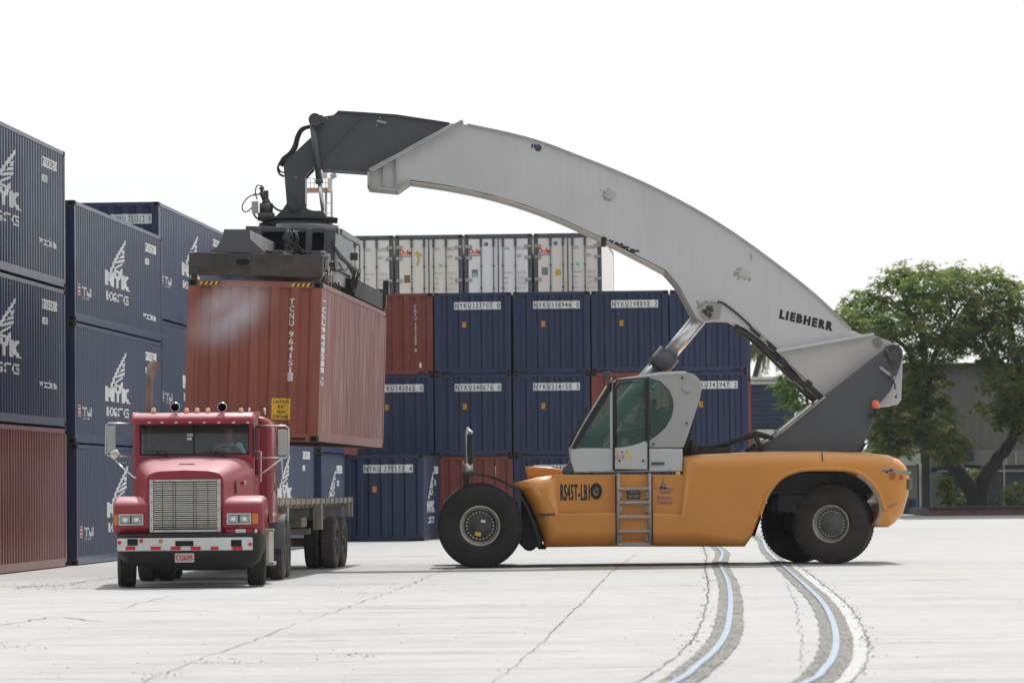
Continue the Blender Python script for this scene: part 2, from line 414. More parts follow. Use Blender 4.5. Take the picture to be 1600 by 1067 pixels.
for path in (rl, rr):
    for p in path:
        for _ in range(12):
            q = p + Vector((random.choice((-1, 1)) * random.uniform(.05, .16), random.uniform(-.3, .3), 0)); dots(q, random.uniform(.005, .016), .0125)
jt = MB(); ck_, ck = ck, jt
for _ in range(120):          # long transverse hairlines with dirt in them
    px = random.uniform(-80, 1050) if random.random() < .8 else random.uniform(1150, 1600); py = 868 + 200 * random.random() ** .75
    p = G(px, py); L = random.uniform(.6, 4.5); q = p + Vector((L, random.uniform(-.1, .1), 0)); w = random.choice((.025, .035, .05, .07)) * (p.y / 50) ** 2
    crack([p, p.lerp(q, .3) + Vector((0, random.uniform(-.05, .05), 0)), p.lerp(q, .7) + Vector((0, random.uniform(-.05, .05), 0)), q], w * .6, .03, 16, .0045)
jt.build('surface_joints', mat('dusty_joint', (.17, .165, .155), 1, var=.5, nscale=5), ground); ck = ck_
ckb = ck.build('surface_cracks', M_crack, ground); 

# ------------------------------------------------------------------ shipping containers
W2 = 1.219
def corr(u0, u1, pitch, depth, fo=.26, fs=.245):
    """trapezoid profile as (u, d) break points; fo = share of outer flat, fs = share of each slope"""
    n = max(1, round((u1 - u0) / pitch)); p = (u1 - u0) / n; pts = [(u0, 0.)]
    for i in range(n):
        a = u0 + i * p
        pts += [(a + fo * p / 2, 0.), (a + (fo / 2 + fs) * p, -depth), (a + p - (fo / 2 + fs) * p, -depth), (a + p - fo * p / 2, 0.)]
    pts.append((u1, 0.)); return pts
def cdepth(pr, u):
    for (a, da), (b, db) in zip(pr, pr[1:]):
        if u <= b + 1e-9: return da + (db - da) * max(0, (u - a)) / max(1e-9, b - a)
    return pr[-1][1]
def wrap(parts, pr, to3, eps=.004):
    """parts = [(verts2d, faces, material index)] painted on a corrugated panel; to3(u, depth, z) -> point"""
    mb = MB()
    for vs, fs, mi in parts:
        bm = bmesh.new(); bv = [bm.verts.new((x, 0, y)) for x, y in vs]
        for f in fs:
            try: bm.faces.new([bv[i] for i in f])
            except ValueError: pass
        lo = min(v[0] for v in vs); hi = max(v[0] for v in vs)
        for u, _ in pr:
            if lo < u < hi: bmesh.ops.bisect_plane(bm, geom=bm.verts[:] + bm.edges[:] + bm.faces[:], plane_co=(u, 0, 0), plane_no=(1, 0, 0))
        bm.verts.index_update()
        mb.add([to3(v.co.x, cdepth(pr, v.co.x) + eps + .001 * mi, v.co.z) for v in bm.verts], [[v.index for v in f.verts] for f in bm.faces], mi); bm.free()
    return mb
def t2(s, x, y, w, h, mi=0, **kw):
    vs, fs, tw, th = text2d(s, **kw); return ([(x + a / tw * w, y + b / th * h) for a, b in vs], fs, mi)
def q2(x, y, w, h, mi=0): return ([(x, y), (x + w, y), (x + w, y + h), (x, y + h)], [(0, 1, 2, 3)], mi)
def poly2(pts, mi=0): return (pts, [list(range(len(pts)))], mi)

def paint(name, col, fade, **kw):
    a = dict(rough=.42, coat=.25, var=.10, nscale=.8, streak=.35, streakcol=fade, rust=.42, rustscale=4.0, objcol=True, bump=.06, bscale=3, dirt=.35, dirtcol=fade); a.update(kw)
    return mat(name, col, **a)
M_navy = paint('navy_container_paint', (.017, .031, .080), (.045, .068, .118), dirt=.2)
M_redc = paint('red_container_paint', (.21, .043, .030), (.28, .12, .095))
M_brown = paint('oxide_container_paint', (.245, .072, .046), (.31, .13, .10), streak=.25, dirt=.25)
M_casting = mat('corner_casting_steel', (.07, .055, .05), .75, .2, var=.4, nscale=6, rust=.6, objcol=True)
M_hole = mat('dark_hole', (.008, .008, .009), .9)
M_wpl = mat('white_plate_paint', (.78, .79, .78), .6, var=.08, nscale=3, dirt=.25)
M_blk = mat('black_lettering', (.02, .02, .025), .6)
M_orgs = mat('orange_sticker', (.55, .25, .03), .5, var=.2, nscale=9)
M_redp = mat('red_logo_paint', (.45, .07, .08), .6)
M_yel = mat('yellow_sign', (.72, .45, .03), .5, var=.12, nscale=5)
M_wlog = mat('white_logo_paint', (.70, .71, .72), .6, var=.12, nscale=2, dirt=.3)
M_under = mat('container_underside', (.03, .03, .03), .9, var=.3)

_castmesh = {}
def casting(parent, x, y, z, sx, sy):
    if 'm' not in _castmesh:
        bm = bmesh.new(); bmesh.ops.create_cube(bm, size=1.0); bmesh.ops.scale(bm, vec=(.162, .178, .118), verts=bm.verts)
        for nrm, (a, b) in (((0, -1, 0), (.09, .062)), ((1, 0, 0), (.1, .062)), ((-1, 0, 0), (.1, .062)), ((0, 1, 0), (.09, .062))):
            f = next(f for f in bm.faces if f.normal.dot(Vector(nrm)) > .99 and len(f.verts) == 4)
            r = bmesh.ops.inset_region(bm, faces=[f], thickness=.03, depth=0)
            r = bmesh.ops.bevel(bm, geom=f.edges[:], offset=.0, affect='EDGES') if False else None
            e = bmesh.ops.extrude_discrete_faces(bm, faces=[f]); nf = e['faces'][0]
            bmesh.ops.translate(bm, vec=-Vector(nrm) * .035, verts=nf.verts); nf.material_index = 1
        me = bpy.data.meshes.new('corner_casting'); bm.to_mesh(me); bm.free(); me.materials.append(M_casting); me.materials.append(M_hole)
        _castmesh['m'] = me
    o = bpy.data.objects.new('corner_casting', _castmesh['m']); COL.objects.link(o); o.parent = parent; o.location = (x, y, z); return o
SIDE = {}; END = {}
def side_profile(L): 
    return corr(.13, L - .13, .276, .036)
def end_profile(): return corr(-W2 + .13, W2 - .13, .35, .058, .32, .15)
EPR = end_profile()
def side3(h): return lambda u, d, z: (W2 - .010 + d, u, z)
def end3(u, d, z): return (u, .012 - d, z)
protos = {}
def base_container(L, h, pm, pockets=False):
    key = (L, h, pm.name, pockets)
    if key in protos: return copy_base(protos[key])
    root = empty('shipping_container')
    f = MB()
    for sx in (-1, 1):
        for y in (.08, L - .08): f.box((sx * (W2 - .075), y, h / 2), (.15, .16, h - .236))
        f.box((sx * (W2 - .035), L / 2, h - .05), (.066, L - .32, .085))
        f.box((sx * (W2 - .045), L / 2, .105), (.085, L - .32, .165))
        if pockets:
            for k in (-1, 1): f.box((sx * (W2 - .002), L / 2 + k * 1.02, .095), (.008, .36, .115), mi=1)
    for y in (.07, L - .07):
        f.box((0, y, h - .058), (2 * W2 - .3, .12, .11)); f.box((0, y, .08), (2 * W2 - .3, .12, .15))
        for sx in (-1, 1): f.box((sx * .86, y - .062 if y < 1 else y + .062, .055), (.26, .006, .05), mi=1)
    f.build('frame', [pm, M_hole], root, bevel=.006)
    pr = side_profile(L); sp = MB(); n = len(pr)
    vs = [(W2 - .010 + d, u, z) for z in (.17, h - .09) for u, d in pr]
    sp.add(vs, [(i, i + 1, i + 1 + n, i + n) for i in range(n - 1)]); sp.build('side_panel', pm, root)
    sp = MB().add([(-x, y, z) for x, y, z in vs], [(i, i + 1, i + 1 + n, i + n) for i in range(n - 1)]); sp.build('side_panel', pm, root)
    n = len(EPR)
    for far in (0, 1):
        vs = [(u, (.012 - d) if not far else L - .012 + d, z) for z in (.14, h - .10) for u, d in EPR]
        MB().add(vs, [(i, i + 1, i + 1 + n, i + n) for i in range(n - 1)]).build('end_panel', pm, root)
    MB().box((0, L / 2, h - .045), (2 * W2 - .12, L - .2, .02)).build('roof_panel', pm, root)
    fl = MB().box((0, L / 2, .17), (2 * W2 - .15, L - .2, .03))
    for i in range(int(L / .5)): fl.box((0, .35 + i * .5, .09), (2 * W2 - .16, .06, .12))
    fl.build('floor', M_under, root)
    for sx in (-1, 1):
        for y in (.089, L - .089):
            for z in (.059, h - .059): casting(root, sx * (W2 - .081), y, z, sx, 0)
    protos[key] = ('shipping_container', list(root.children)); return root
def copy_base(pr):
    root = empty(pr[0])
    for ch in pr[1]:
        c = ch.copy(); COL.objects.link(c); c.parent = root
    return root
PARTCACHE = {}
def cached(key, name, make, mats, root):
    if key not in PARTCACHE: PARTCACHE[key] = make().build(name, mats, None, org=(0, 0, 0)); o = PARTCACHE[key]
    else: o = PARTCACHE[key].copy(); COL.objects.link(o)
    o.parent = root; return o
def end_plate(root, h, text, x0=-.59, w=1.49, dz=.30, sticker=True):
    z = h - dz - .24
    parts = [q2(x0, z, w, .24, 0), t2(text, x0 + .03, z + .035, w - .06, .165, 1, fat=.012, spacing=1.25)]
    wrap(parts, EPR, end3).build('number_plate', [M_wpl, M_blk], root)
    if sticker: cached(('stk', h), 'warning_sticker', lambda: wrap([q2(-.33, h - 1.12, .125, .185)], EPR, end3, .006), M_orgs, root)
def wing(x, z, w, h):
    o = []
    s = lambda *pts: o.append(poly2([(x + a * w, z + b * h) for a, b in pts]))
    s((.02, 0), (.16, 0), (.40, .34), (.33, .38)); s((.30, .36), (.44, .36), (.66, .60), (.56, .62))
    s((.52, .58), (.68, .60), (.98, .88), (1.0, 1.0)); s((.84, .62), (.96, .68), (.97, .76), (.80, .70))
    s((.62, .50), (.92, .56), (.93, .63), (.70, .57)); s((.48, .36), (.92, .47), (.92, .53), (.55, .44))
    s((.36, .20), (.78, .36), (.88, .45), (.44, .28)); s((.26, .06), (.40, .16), (.78, .14), (.84, .30), (.76, .28), (.70, .20), (.38, .22))
    return o
def side_logo(root, L, h):
    pr = side_profile(L); t3 = side3(h)
    if L > 7:
        def logo():
            p = wing(4.25, h - 1.40, 2.55, .98)
            p.append(t2('NYK', 3.95, h - 1.60, 3.45, .34, fat=.07, spacing=1.1)); p.append(t2('LOGISTICS', 4.2, h - 1.93, 2.95, .21, fat=.03))
            return wrap(p, pr, t3)
        cached(('lg', L, h), 'side_logo', logo, M_wlog, root)
        cached(('tt', L, h), 'side_lettering', lambda: wrap([t2('TITAN', .93, h - 1.99, 1.15, .2, fat=.03), t2('CONTAINERS', 1.0, h - 2.06, .95, .045), q2(.40, h - 2.00, .33, .24)]
                      + [q2(.40, h - 2.0 + k * .08 + .02, .33, .042, 1) for k in range(3)], pr, t3), [M_wlog, M_redp], root)
        cached(('pl', L, h), 'number_plate', lambda: wrap([q2(9.72, h - .50, 1.65, .20), t2('NYKU 708251 6', 9.76, h - .465, 1.55, .13, 1), q2(9.72, h - .81, .6, .14), t2('42G1', 9.8, h - .785, .42, .09, 1)], pr, t3), [M_wpl, M_blk], root)
        cached(('wd', L, h), 'side_lettering', lambda: wrap([t2('wxden', 9.24, h - 2.12, 1.95, .18, fat=.02)], pr, t3), M_wlog, root)
    else:
        def logo():
            p = wing(1.7, h - 1.35, 2.1, .9); p.append(t2('NYK', 1.45, h - 1.75, 2.6, .36, fat=.07, spacing=1.1)); p.append(t2('LOGISTICS', 1.6, h - 2.08, 2.2, .2, fat=.03))
            return wrap(p, pr, t3)
        cached(('lg', L, h), 'side_logo', logo, M_wlog, root)
        cached(('pl', L, h), 'number_plate', lambda: wrap([q2(3.95, h - .55, 1.6, .22), t2('NYKU 270553 4', 3.99, h - .51, 1.5, .14, 1), q2(4.0, h - .92, .55, .16), t2('22G1', 4.05, h - .89, .42, .1, 1)], pr, t3), [M_wpl, M_blk], root)
def vert_number(root, h, text, x, ztop, size, step, name='number_lettering', wid=.1):
    parts = []; z = ztop
    for ch in text:
        if ch == '1': parts.append(t2(ch, x + wid * .3, z - size, wid * .4, size, fat=.015))
        elif ch != ' ': parts.append(t2(ch, x, z - size, wid, size, fat=.015))
        z -= step * (.55 if ch == ' ' else 1)
    return wrap(parts, EPR, end3).build(name, M_wlog, root)
def place(root, corner, label, group, tint=(1, 1, 1), cat='container', rz=-YAW):
    """corner = near right bottom corner"""
    root.rotation_euler = (0, 0, rz); c, s_ = math.cos(rz), math.sin(rz)
    root.location = (corner[0] - W2 * c, corner[1] - W2 * s_, corner[2])
    tag(root, label, cat, group)
    def setc(o):
        o.color = (*tint, 1)
        for ch in o.children: setc(ch)
    setc(root); return root
L40, L20, HC, STD = 12.192, 6.058, 2.896, 2.591
def tnt(v=.12):
    k = 1 + random.uniform(-v, v); return (k * random.uniform(.97, 1.03), k, k * random.uniform(.97, 1.04))
GL = 'containers stacked along the left of the yard'; GB = 'containers stacked across the back of the yard'; GF = 'white refrigerated containers on the back stack'
def row(corner, d): return Vector(corner) + U * d
# stack A (nearest), far right corner known
ca = Vector((-9.42, 80.9, 0)) - U * L40
for i, (pm, lab) in enumerate(((M_redc, 'dull maroon container at the bottom of the nearest left stack'), (M_navy, 'blue logo container in the middle of the nearest left stack, above the maroon one'),
                               (M_navy, 'blue logo container topping the tallest stack at the left edge'))):
    r = base_container(L40, HC, pm)
    if pm is M_navy: side_logo(r, L40, HC)
    place(r, ca + Vector((random.uniform(-.02, .02), random.uniform(-.03, .03), i * 2.925)), lab, GL, (.78, .8, .82) if i == 0 else tnt(.06))
for i, lab in enumerate(('bottom blue container of the second left stack, partly behind the red truck', 'middle blue container of the second left stack, rusty exhaust pipe in front of its end',
                         'top blue container of the second left stack with white wing logo')):
    r = base_container(L40, STD, M_navy, False); side_logo(r, L40, STD)
    place(r, Vector((-9.33, 81.95, i * 2.605)) + Vector((random.uniform(-.02, .02), random.uniform(-.03, .03), 0)), lab, GL, tnt())
for i, lab in enumerate(('blue container at the foot of the third left stack, seen behind the truck roof', 'middle blue container of the third left stack, just left of the lifted container',
                         'high blue container topping the third left stack, plate ending 312 9')):
    r = base_container(L40, HC, M_navy); side_logo(r, L40, HC)
    if i == 2: end_plate(r, HC, 'NYKU 751312  9', .02, 1.02, .3, False)
    place(r, Vector((-8.72, 95, i * 2.92)) + Vector((random.uniform(-.02, .02), random.uniform(-.03, .03), 0)), lab, GL, tnt())
# second line behind the truck
cd = Vector((-5.46, 105.4, 0)) - U * L40
r = base_container(L40, HC, M_navy); side_logo(r, L40, HC); place(r, cd, 'lone blue container on the ground seen between the cab and the flatbed deck', GL, tnt())
for i, lab in enumerate(('small blue container on the ground right above the end of the flatbed', 'blue container one level up, seen in the gap under the lifted container', 'blue container glimpsed in the gap between lifting frame and lifted container')):
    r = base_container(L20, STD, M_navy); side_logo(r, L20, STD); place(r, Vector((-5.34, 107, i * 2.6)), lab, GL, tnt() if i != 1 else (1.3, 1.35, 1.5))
for i, (pm, lab) in enumerate(((M_navy, 'blue ground container hidden behind the single blue container 270553'), (M_redc, 'pale red container peeping out below the lifted container'))):
    r = base_container(L20, STD, pm); place(r, Vector((-5.2, 113.35, i * 2.6)), lab, GL, (1.5, 1.7, 1.7) if i else tnt())  # upper one tinted paler: sun on its side put into the colour
for i in range(3):
    r = base_container(L20, HC, M_navy); place(r, Vector((-7.62, 113.6, i * 2.92)), ('blue ground container hidden behind the lifted container and truck', 'blue middle container hidden behind the lifted container', 'blue top container hidden behind the lifting frame bracket')[i], GL, tnt())
# lone 20 ft container in front of the back stack
r = base_container(L20, STD, M_navy); end_plate(r, STD, 'NYKU 270553  4', -.60, 1.5, .29); side_logo(r, L20, STD)
place(r, Vector((-2.70, 115.6, 0)), 'single blue container on the ground numbered 270553, right of the flatbed', GB, (1.02, 1.05, 1.08))
# back stack, 5 columns x 3 rows of 20 ft containers
B0 = Vector((7.46, 121.7, 0))
tab = {(0, 2): ('r', 'TEXU 197227 8', 'red container of the upper back row with a vertical white number'), (1, 2): ('b', '337707  0', None), (2, 2): ('b', '336946  0', None), (3, 2): ('b', '298892  2', None),
       (4, 2): ('b', None, 'blue container at the right end of the upper back row, without visible plate'),
       (0, 1): ('b', '342865  0', None), (1, 1): ('b', '340676  0', None), (2, 1): ('b', '314150  5', None), (3, 1): ('r', None, 'red container of the middle back row behind the machine cab'), (4, 1): ('b', '342947  2', None),
       (0, 0): ('b', None, 'blue container at the left foot of the back stack, behind container 270553'), (1, 0): ('r', None, 'red container at the foot of the back stack behind the big front wheel'),
       (2, 0): ('b', '303511  7', None), (3, 0): ('b', None, 'blue container at the foot of the back stack hidden behind the cab'), (4, 0): ('b', None, 'blue container at the right foot of the back stack behind the yellow hull')}
rown = {0: 'lower', 1: 'middle', 2: 'upper'}
for (c, rw), (k, num, lab) in tab.items():
    r = base_container(L20, STD, M_navy if k == 'b' else M_redc)
    if k == 'b' and num: end_plate(r, STD, 'NYKU' + num)
    if k == 'r' and num: vert_number(r, STD, num, .62, STD - .38, .105, .125, wid=.08); wrap([q2(.78, .22, .07, .15)], EPR, end3).build('sticker', M_wpl, r)
    lab = lab or f'blue container with plate {num.split()[0]} in the {rown[rw]} row of the back stack'
    p = B0 - V * 2.5 * (4 - c) + Vector((random.uniform(-.02, .02), random.uniform(-.04, .04), rw * 2.603))
    place(r, p, lab, GB, (.95, 1.0, 1.0) if k == 'r' else tnt(.1))
# sliver of the stack behind the right end
for i, lab in enumerate(('faded red container behind the right foot of the back stack', 'faded red container one level up behind the right end of the back stack', 'grey blue container on top behind the right end of the back stack')):
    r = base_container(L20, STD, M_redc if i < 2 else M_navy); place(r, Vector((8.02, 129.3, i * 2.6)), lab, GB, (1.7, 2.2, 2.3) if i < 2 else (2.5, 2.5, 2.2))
# refrigerated containers
M_wreef = mat('reefer_white_paint', (.87, .86, .84), .5, var=.03, nscale=.7, streak=.15, streakcol=(.70, .67, .62), rust=.04, objcol=True)
M_gframe = mat('reefer_grey_frame', (.10, .115, .125), .55, .1, var=.15, nscale=2, rust=.2)
M_grey_t = mat('faint_grey_lettering', (.22, .22, .24), .6)
M_dole_r = mat('logo_red', (.55, .04, .05), .5); M_dole_y = mat('logo_yellow', (.85, .55, .03), .5); M_navyp = mat('logo_blue', (.03, .04, .22), .5)
M_ban = mat('banana_yellow', (.60, .52, .10), .6); M_mint = mat('mint_sticker', (.25, .62, .48), .5); M_wooden = mat('brown_sticker', (.22, .15, .09), .7, var=.3, nscale=20); M_pinkl = mat('pink_lettering', (.65, .3, .3), .6)
_rp = []
def reefer():
    if _rp: return copy_base(_rp[0])
    root = empty('refrigerated_container'); L, h = L40, HC
    f = MB()
    for sx in (-1, 1):
        for y in (.08, L - .08): f.box((sx * (W2 - .06), y, h / 2), (.12, .16, h - .236))
        f.box((sx * (W2 - .035), L / 2, h - .05), (.066, L - .32, .1)); f.box((sx * (W2 - .045), L / 2, .105), (.085, L - .32, .165))
    for y in (.07, L - .07): f.box((0, y, h - .075), (2 * W2 - .24, .14, .15)); f.box((0, y, .08), (2 * W2 - .24, .14, .16))
    f.build('frame', M_gframe, root, bevel=.008)
    for sx in (-1, 1):
        MB().box((sx * (W2 - .035), L / 2, h / 2 + .04), (.05, L - .3, h - .27)).build('side_panel', M_wreef, root)
        d = MB().cbox((sx * .545, .06, h / 2 + .0), (1.06, .08, h - .33), .012); d.build('door', M_wreef, root)
        for k in (.22, .85):
            b = MB(); x = sx * (k if k < .5 else .70) 
            x = sx * (.17 if k < .5 else .62)
            b.cyl((x, -.02, .1), (x, -.02, h - .1), .019, 8)
            b.box((x, -.005, h - .30), (.085, .05, .30)); b.box((x, -.02, h - .12), (.07, .05, .1))
            for z in (.2, .95, 1.75): b.box((x, -.012, z), (.07, .05, .06))
            b.build('lock_bar', M_gframe, root)
        for z in (.45, 1.25, 2.05, 2.45 if False else 2.45):
            MB().cbox((sx * (W2 - .15), -.005, z), (.24, .05, .11), .012).build('hinge', M_hinge, root)
    MB().box((0, .012, h / 2), (.03, .03, h - .34)).build('door_seal', M_blk, root)
    MB().box((0, L - .05, h / 2), (2 * W2 - .2, .04, h - .3)).build('end_panel', M_wreef, root)
    MB().box((0, L / 2, h - .04), (2 * W2 - .12, L - .2, .02)).build('roof_panel', M_wreef, root)
    MB().box((0, L / 2, .17), (2 * W2 - .15, L - .2, .03)).build('floor', M_under, root)
    for sx in (-1, 1):
        for y in (.089, L - .089):
            for z in (.059, h - .059): casting(root, sx * (W2 - .081), y, z, sx, 0)
    _rp.append(('refrigerated_container', list(root.children))); return root
M_hinge = mat('hinge_galvanised', (.42, .40, .36), .6, .2, var=.2, nscale=5, rust=.25)
def flat(parts, mats, root, name, eps=.0):
    mb = MB()
    for vs, fs, mi in parts: mb.add([(x, .016 - eps - .001 * mi, z) for x, z in vs], fs, mi)
    return mb.build(name, mats, root)
R0 = Vector((3.25, 138, 7.815))
h = HC
rlabs = ['white refrigerated container half hidden behind the lifting frame', 'cream refrigerated container with the yellow banana mark on its door', 'cold white refrigerated container with a green and grey sticker low on its door', 'cream refrigerated container at the right end with a yellow square label']
for i in range(4):
    r = reefer()
    nums = ['DFIU 423402 1', 'DFIU 388573 2', 'DFIU 332226 1', 'DFIU 420380 5'][i]
    if i: flat([t2('Dole', -1.06, h - .72, .42, .20, 0, fat=.05), q2(-1.06, h - .78, .42, .03, 1), ([( -.845 + .06 * math.cos(a * .785), h - .64 + .055 * math.sin(a * .785)) for a in range(8)], [list(range(8))], 2)], [M_dole_r, M_navyp, M_dole_y], r, 'brand_logo')
    flat([t2(nums[:4], .22, h - .58, .2, .12), t2(nums[5:11], .64, h - .58, .32, .12), t2('42R1', .66, h - .85, .2, .11)], M_grey_t, r, 'number_lettering')
    flat([t2(nums[-1], 1.0, h - .58, .05, .12)], M_pinkl, r, 'check_digit')
    wt = []
    for k in range(4):
        z = h - 1.42 - k * .19
        wt += [t2('MAX GROSS' if k == 0 else ('TARE', 'NET', 'CU CAP')[k - 1], .21, z, .3 if k in (0,) else .15, .055), t2(('34,000 KG', '4,560 KG', '29,440 KG', '67.5 CU M')[k], .7, z + .03, .3, .05), t2(('74,960 LB', '10,050 LB', '64,910 LB', '2,380 CU FT')[k], .7, z - .04, .3, .05)]
    flat(wt, M_grey_t, r, 'weight_lettering')
    if i in (2, 3):
        c = [(-.43 + .075 * math.cos(a * .5236), h - .36 + .075 * math.sin(a * .5236)) for a in range(12)]
        flat([poly2(c, 0), t2('M', -.46, h - .39, .06, .06, 1)], [M_navyp, M_wpl], r, 'round_sticker')
    if i == 1:
        flat([poly2([(-.42, h - .55), (-.36, h - .62), (-.30, h - .70), (-.34, h - 1.0), (-.37, h - 1.12), (-.45, h - 1.12), (-.42, h - .85), (-.47, h - .68)]), poly2([(-.36, h - .62), (-.22, h - .72), (-.24, h - .78), (-.34, h - .72)]), poly2([(-.43, h - .6), (-.55, h - .68), (-.52, h - .72), (-.42, h - .68)])], M_ban, r, 'banana_mark')
        flat([q2(-.90, h - 1.72, .22, .28)], M_wooden, r, 'sticker')
    if i == 2: flat([q2(-.96, h - 1.55, .22, .28, 0), q2(-.93, h - 1.55, .17, .15, 1)], [M_grey_t, M_mint], r, 'sticker')
    if i == 3: flat([q2(-.94, h - 1.5, .22, .28)], M_grey_t, r, 'sticker'); flat([q2(-.45, h - 1.52, .2, .22)], M_yel, r, 'yellow_label')
    if i in (1, 3): flat([q2(.3 if i == 3 else .36, h - 1.18, .11, .13)], M_mint, r, 'mint_sticker')
    p = R0 - V * 2.51 * (3 - i)
    place(r, p, rlabs[i], GF, [(1, .99, .97), (1.0, .97, .92), (1.03, 1.05, 1.1), (.98, .95, .9)][i])
for i in range(4):
    for k in range(3):
        r = base_container(L40, STD, M_navy); place(r, Vector((R0.x, R0.y, 0)) - V * 2.51 * (3 - i) + Vector((0, 0, k * 2.603)), 'blue container hidden under the white refrigerated row', 'blue containers under the refrigerated row', tnt())
# the lifted container
HELD = P(496.5, 691, 69.4)
TILT = R(2.0)                     # it hangs slightly askew
held = base_container(L40, HC, M_brown)
vert_number(held, HC, 'TCNU 964151', .635, HC - .31, .105, .130, wid=.088)
wrap([q2(.63, HC - 1.80, .10, .15, 0), t2('0', .655, HC - 1.78, .05, .11, 1)], EPR, end3).build('check_digit', [M_wlog, M_brown], held)
zz = .40
wrap([q2(.36, zz, .34, .38, 0)] + [t2(s, .385, zz + .285 - k * .09, .29 if len(s) > 3 else .14, .065, 1, fat=.03) if len(s) > 4 else t2(s, .46, zz + .285 - k * .09, .14, .065, 1, fat=.03)
      for k, s in enumerate(('CAUTION', "9'6\"", 'HIGH', 'CONTAINER'))], EPR, end3).build('caution_sign', [M_yel, M_blk], held)
hz = MB()
for x0 in (-W2 + .20, W2 - .20 - .36):
    for k in range(8):
        a = x0 + k * .045; hz.add([(a, .003, HC - .088), (a + .045, .003, HC - .088), (a + .075, .003, HC - .032), (a + .03, .003, HC - .032)], [(0, 1, 2, 3)], k % 2)
hz.build('hazard_stripe', [M_yel, M_blk], held)
pr = side_profile(L40); parts = []; z = HC - .30
for ch in 'TCNU9641510':
    parts.append(t2(ch, .22, z - .11, .62, .105, fat=.04)); z -= .122
parts.append(t2('45G1', .22, z - .22, .6, .16, fat=.03))
wrap(parts, pr, side3(HC)).build('side_lettering', M_wlog, held)
M_bside = mat('sunlit_chalky_oxide_paint', (.28, .13, .115), .6, var=.10, nscale=.8, streak=.85, streakcol=(.40, .34, .33), rust=.25, rustcol=(.14, .055, .04), dirt=.3, dirtcol=(.36, .24, .22), objcol=True)  # pinker side copy of the oxide paint: grazing sun painted in over chalky streaks
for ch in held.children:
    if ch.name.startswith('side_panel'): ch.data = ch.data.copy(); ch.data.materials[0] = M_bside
place(held, HELD, 'rust red container hanging from the lifting frame above the flatbed truck', None, (1, 1, 1))
held.rotation_euler = (0, TILT, -YAW)
HM = Matrix.Rotation(-YAW, 3, 'Z') @ Matrix.Rotation(TILT, 3, 'Y')
HO = HELD - HM @ Vector((W2, 0, 0)); held.location = HO
def HW(x, y, z): return HO + HM @ Vector((x, y, z))     # lifted container's own axes to world
# ------------------------------------------------------------------ reach stacker (side on, nose to the left)
M_orange = mat('orange_machine_paint', (.62, .250, .036), .36, toplit=.5, toplit_col=(.68, .44, .24), var=.08, nscale=.8, coat=.35, dirt=.10, dirtcol=(.30, .15, .06), streak=.05, streakcol=(.60, .33, .15))  # upward edges of the hull are painted paler, as if in sun
M_whitep = mat('white_boom_paint', (.57, .575, .58), .42, var=.06, nscale=.5, streak=.22, streakcol=(.45, .43, .39), dirt=.14, dirtcol=(.40, .37, .32), coat=.2)
M_beige = mat('boom_edge_paint', (.46, .43, .39), .55, var=.1, nscale=2, dirt=.4)
M_dgrey = mat('dark_grey_paint', (.072, .078, .090), .42, var=.1, nscale=.8, streak=.15, streakcol=(.11, .115, .125), dirt=.2, dirtcol=(.12, .115, .105), coat=.15)
M_frame = mat('black_chassis', (.018, .018, .02), .7, var=.3, nscale=3, dirt=.3, dirtcol=(.05, .045, .04))
M_tyre = mat('tyre_rubber', (.015, .0145, .0145), .8, var=.25, nscale=4, dirt=.5, dirtcol=(.05, .045, .04))
M_tyreb = mat('dusty_tyre_rubber', (.036, .032, .029), .85, var=.25, nscale=3, dirt=.6, dirtcol=(.09, .075, .062))
M_rim = mat('grey_rim', (.16, .16, .155), .5, .3, var=.25, nscale=4, dirt=.5, dirtcol=(.22, .19, .15))
M_ring = mat('worn_rim_ring', (.42, .39, .34), .45, .5, var=.2, nscale=5, rust=.25)
M_hub = mat('hub_grey', (.06, .064, .07), .55, .2, var=.3, nscale=5, dirt=.4)
M_chrome = mat('chrome', (.72, .73, .74), .30, .75, var=.03)
M_steel = mat('bare_steel', (.42, .42, .41), .35, .85, var=.15, nscale=5)
M_galv = mat('galvanised_ladder', (.38, .375, .36), .5, .5, var=.15, nscale=6, dirt=.3)
M_cabw = mat('cab_grey_white', (.50, .515, .52), .4, var=.04, nscale=1, dirt=.15)
M_cabg = mat('cab_warm_grey', (.36, .37, .36), .42, var=.05, nscale=1, dirt=.15)
M_hose = mat('rubber_hose', (.02, .02, .021), .45, var=.3)
M_rusty = mat('worn_black_steel', (.055, .048, .042), .6, .2, var=.35, nscale=3, dirt=.6, dirtcol=(.13, .10, .075), rust=.25, streak=.2, streakcol=(.12, .095, .07))
M_pale = mat('pale_worn_steel', (.38, .37, .36), .5, .2, var=.2, nscale=2, streak=.6, streakcol=(.16, .14, .13), rust=.15)
M_cglass = glass('green_cab_glass', (.60, .84, .77), .10, .13, (.22, .46, .40))
M_amber = mat('beacon_amber', (.75, .12, .04), .25, coat=.8)
M_screen = mat('dark_screen', (.03, .04, .045), .3)
M_seat = mat('black_seat_fabric', (.025, .025, .028), .9)
M_teal = mat('cab_lining', (.16, .26, .24), .7, var=.1)
M_lil = mat('lilac_lettering', (.22, .13, .22), .6)
YB0, YB1 = 76.2, 79.6          # hull
YC = 77.9
S0 = P(1000, 883, YC); S0.z = 0
stk = empty('reach_stacker', S0, 0, 'orange and white reach stacker holding a container with its curved boom', 'reach stacker')
def px(pts, Y): return [XZ(a, b, Y) for a, b in pts]
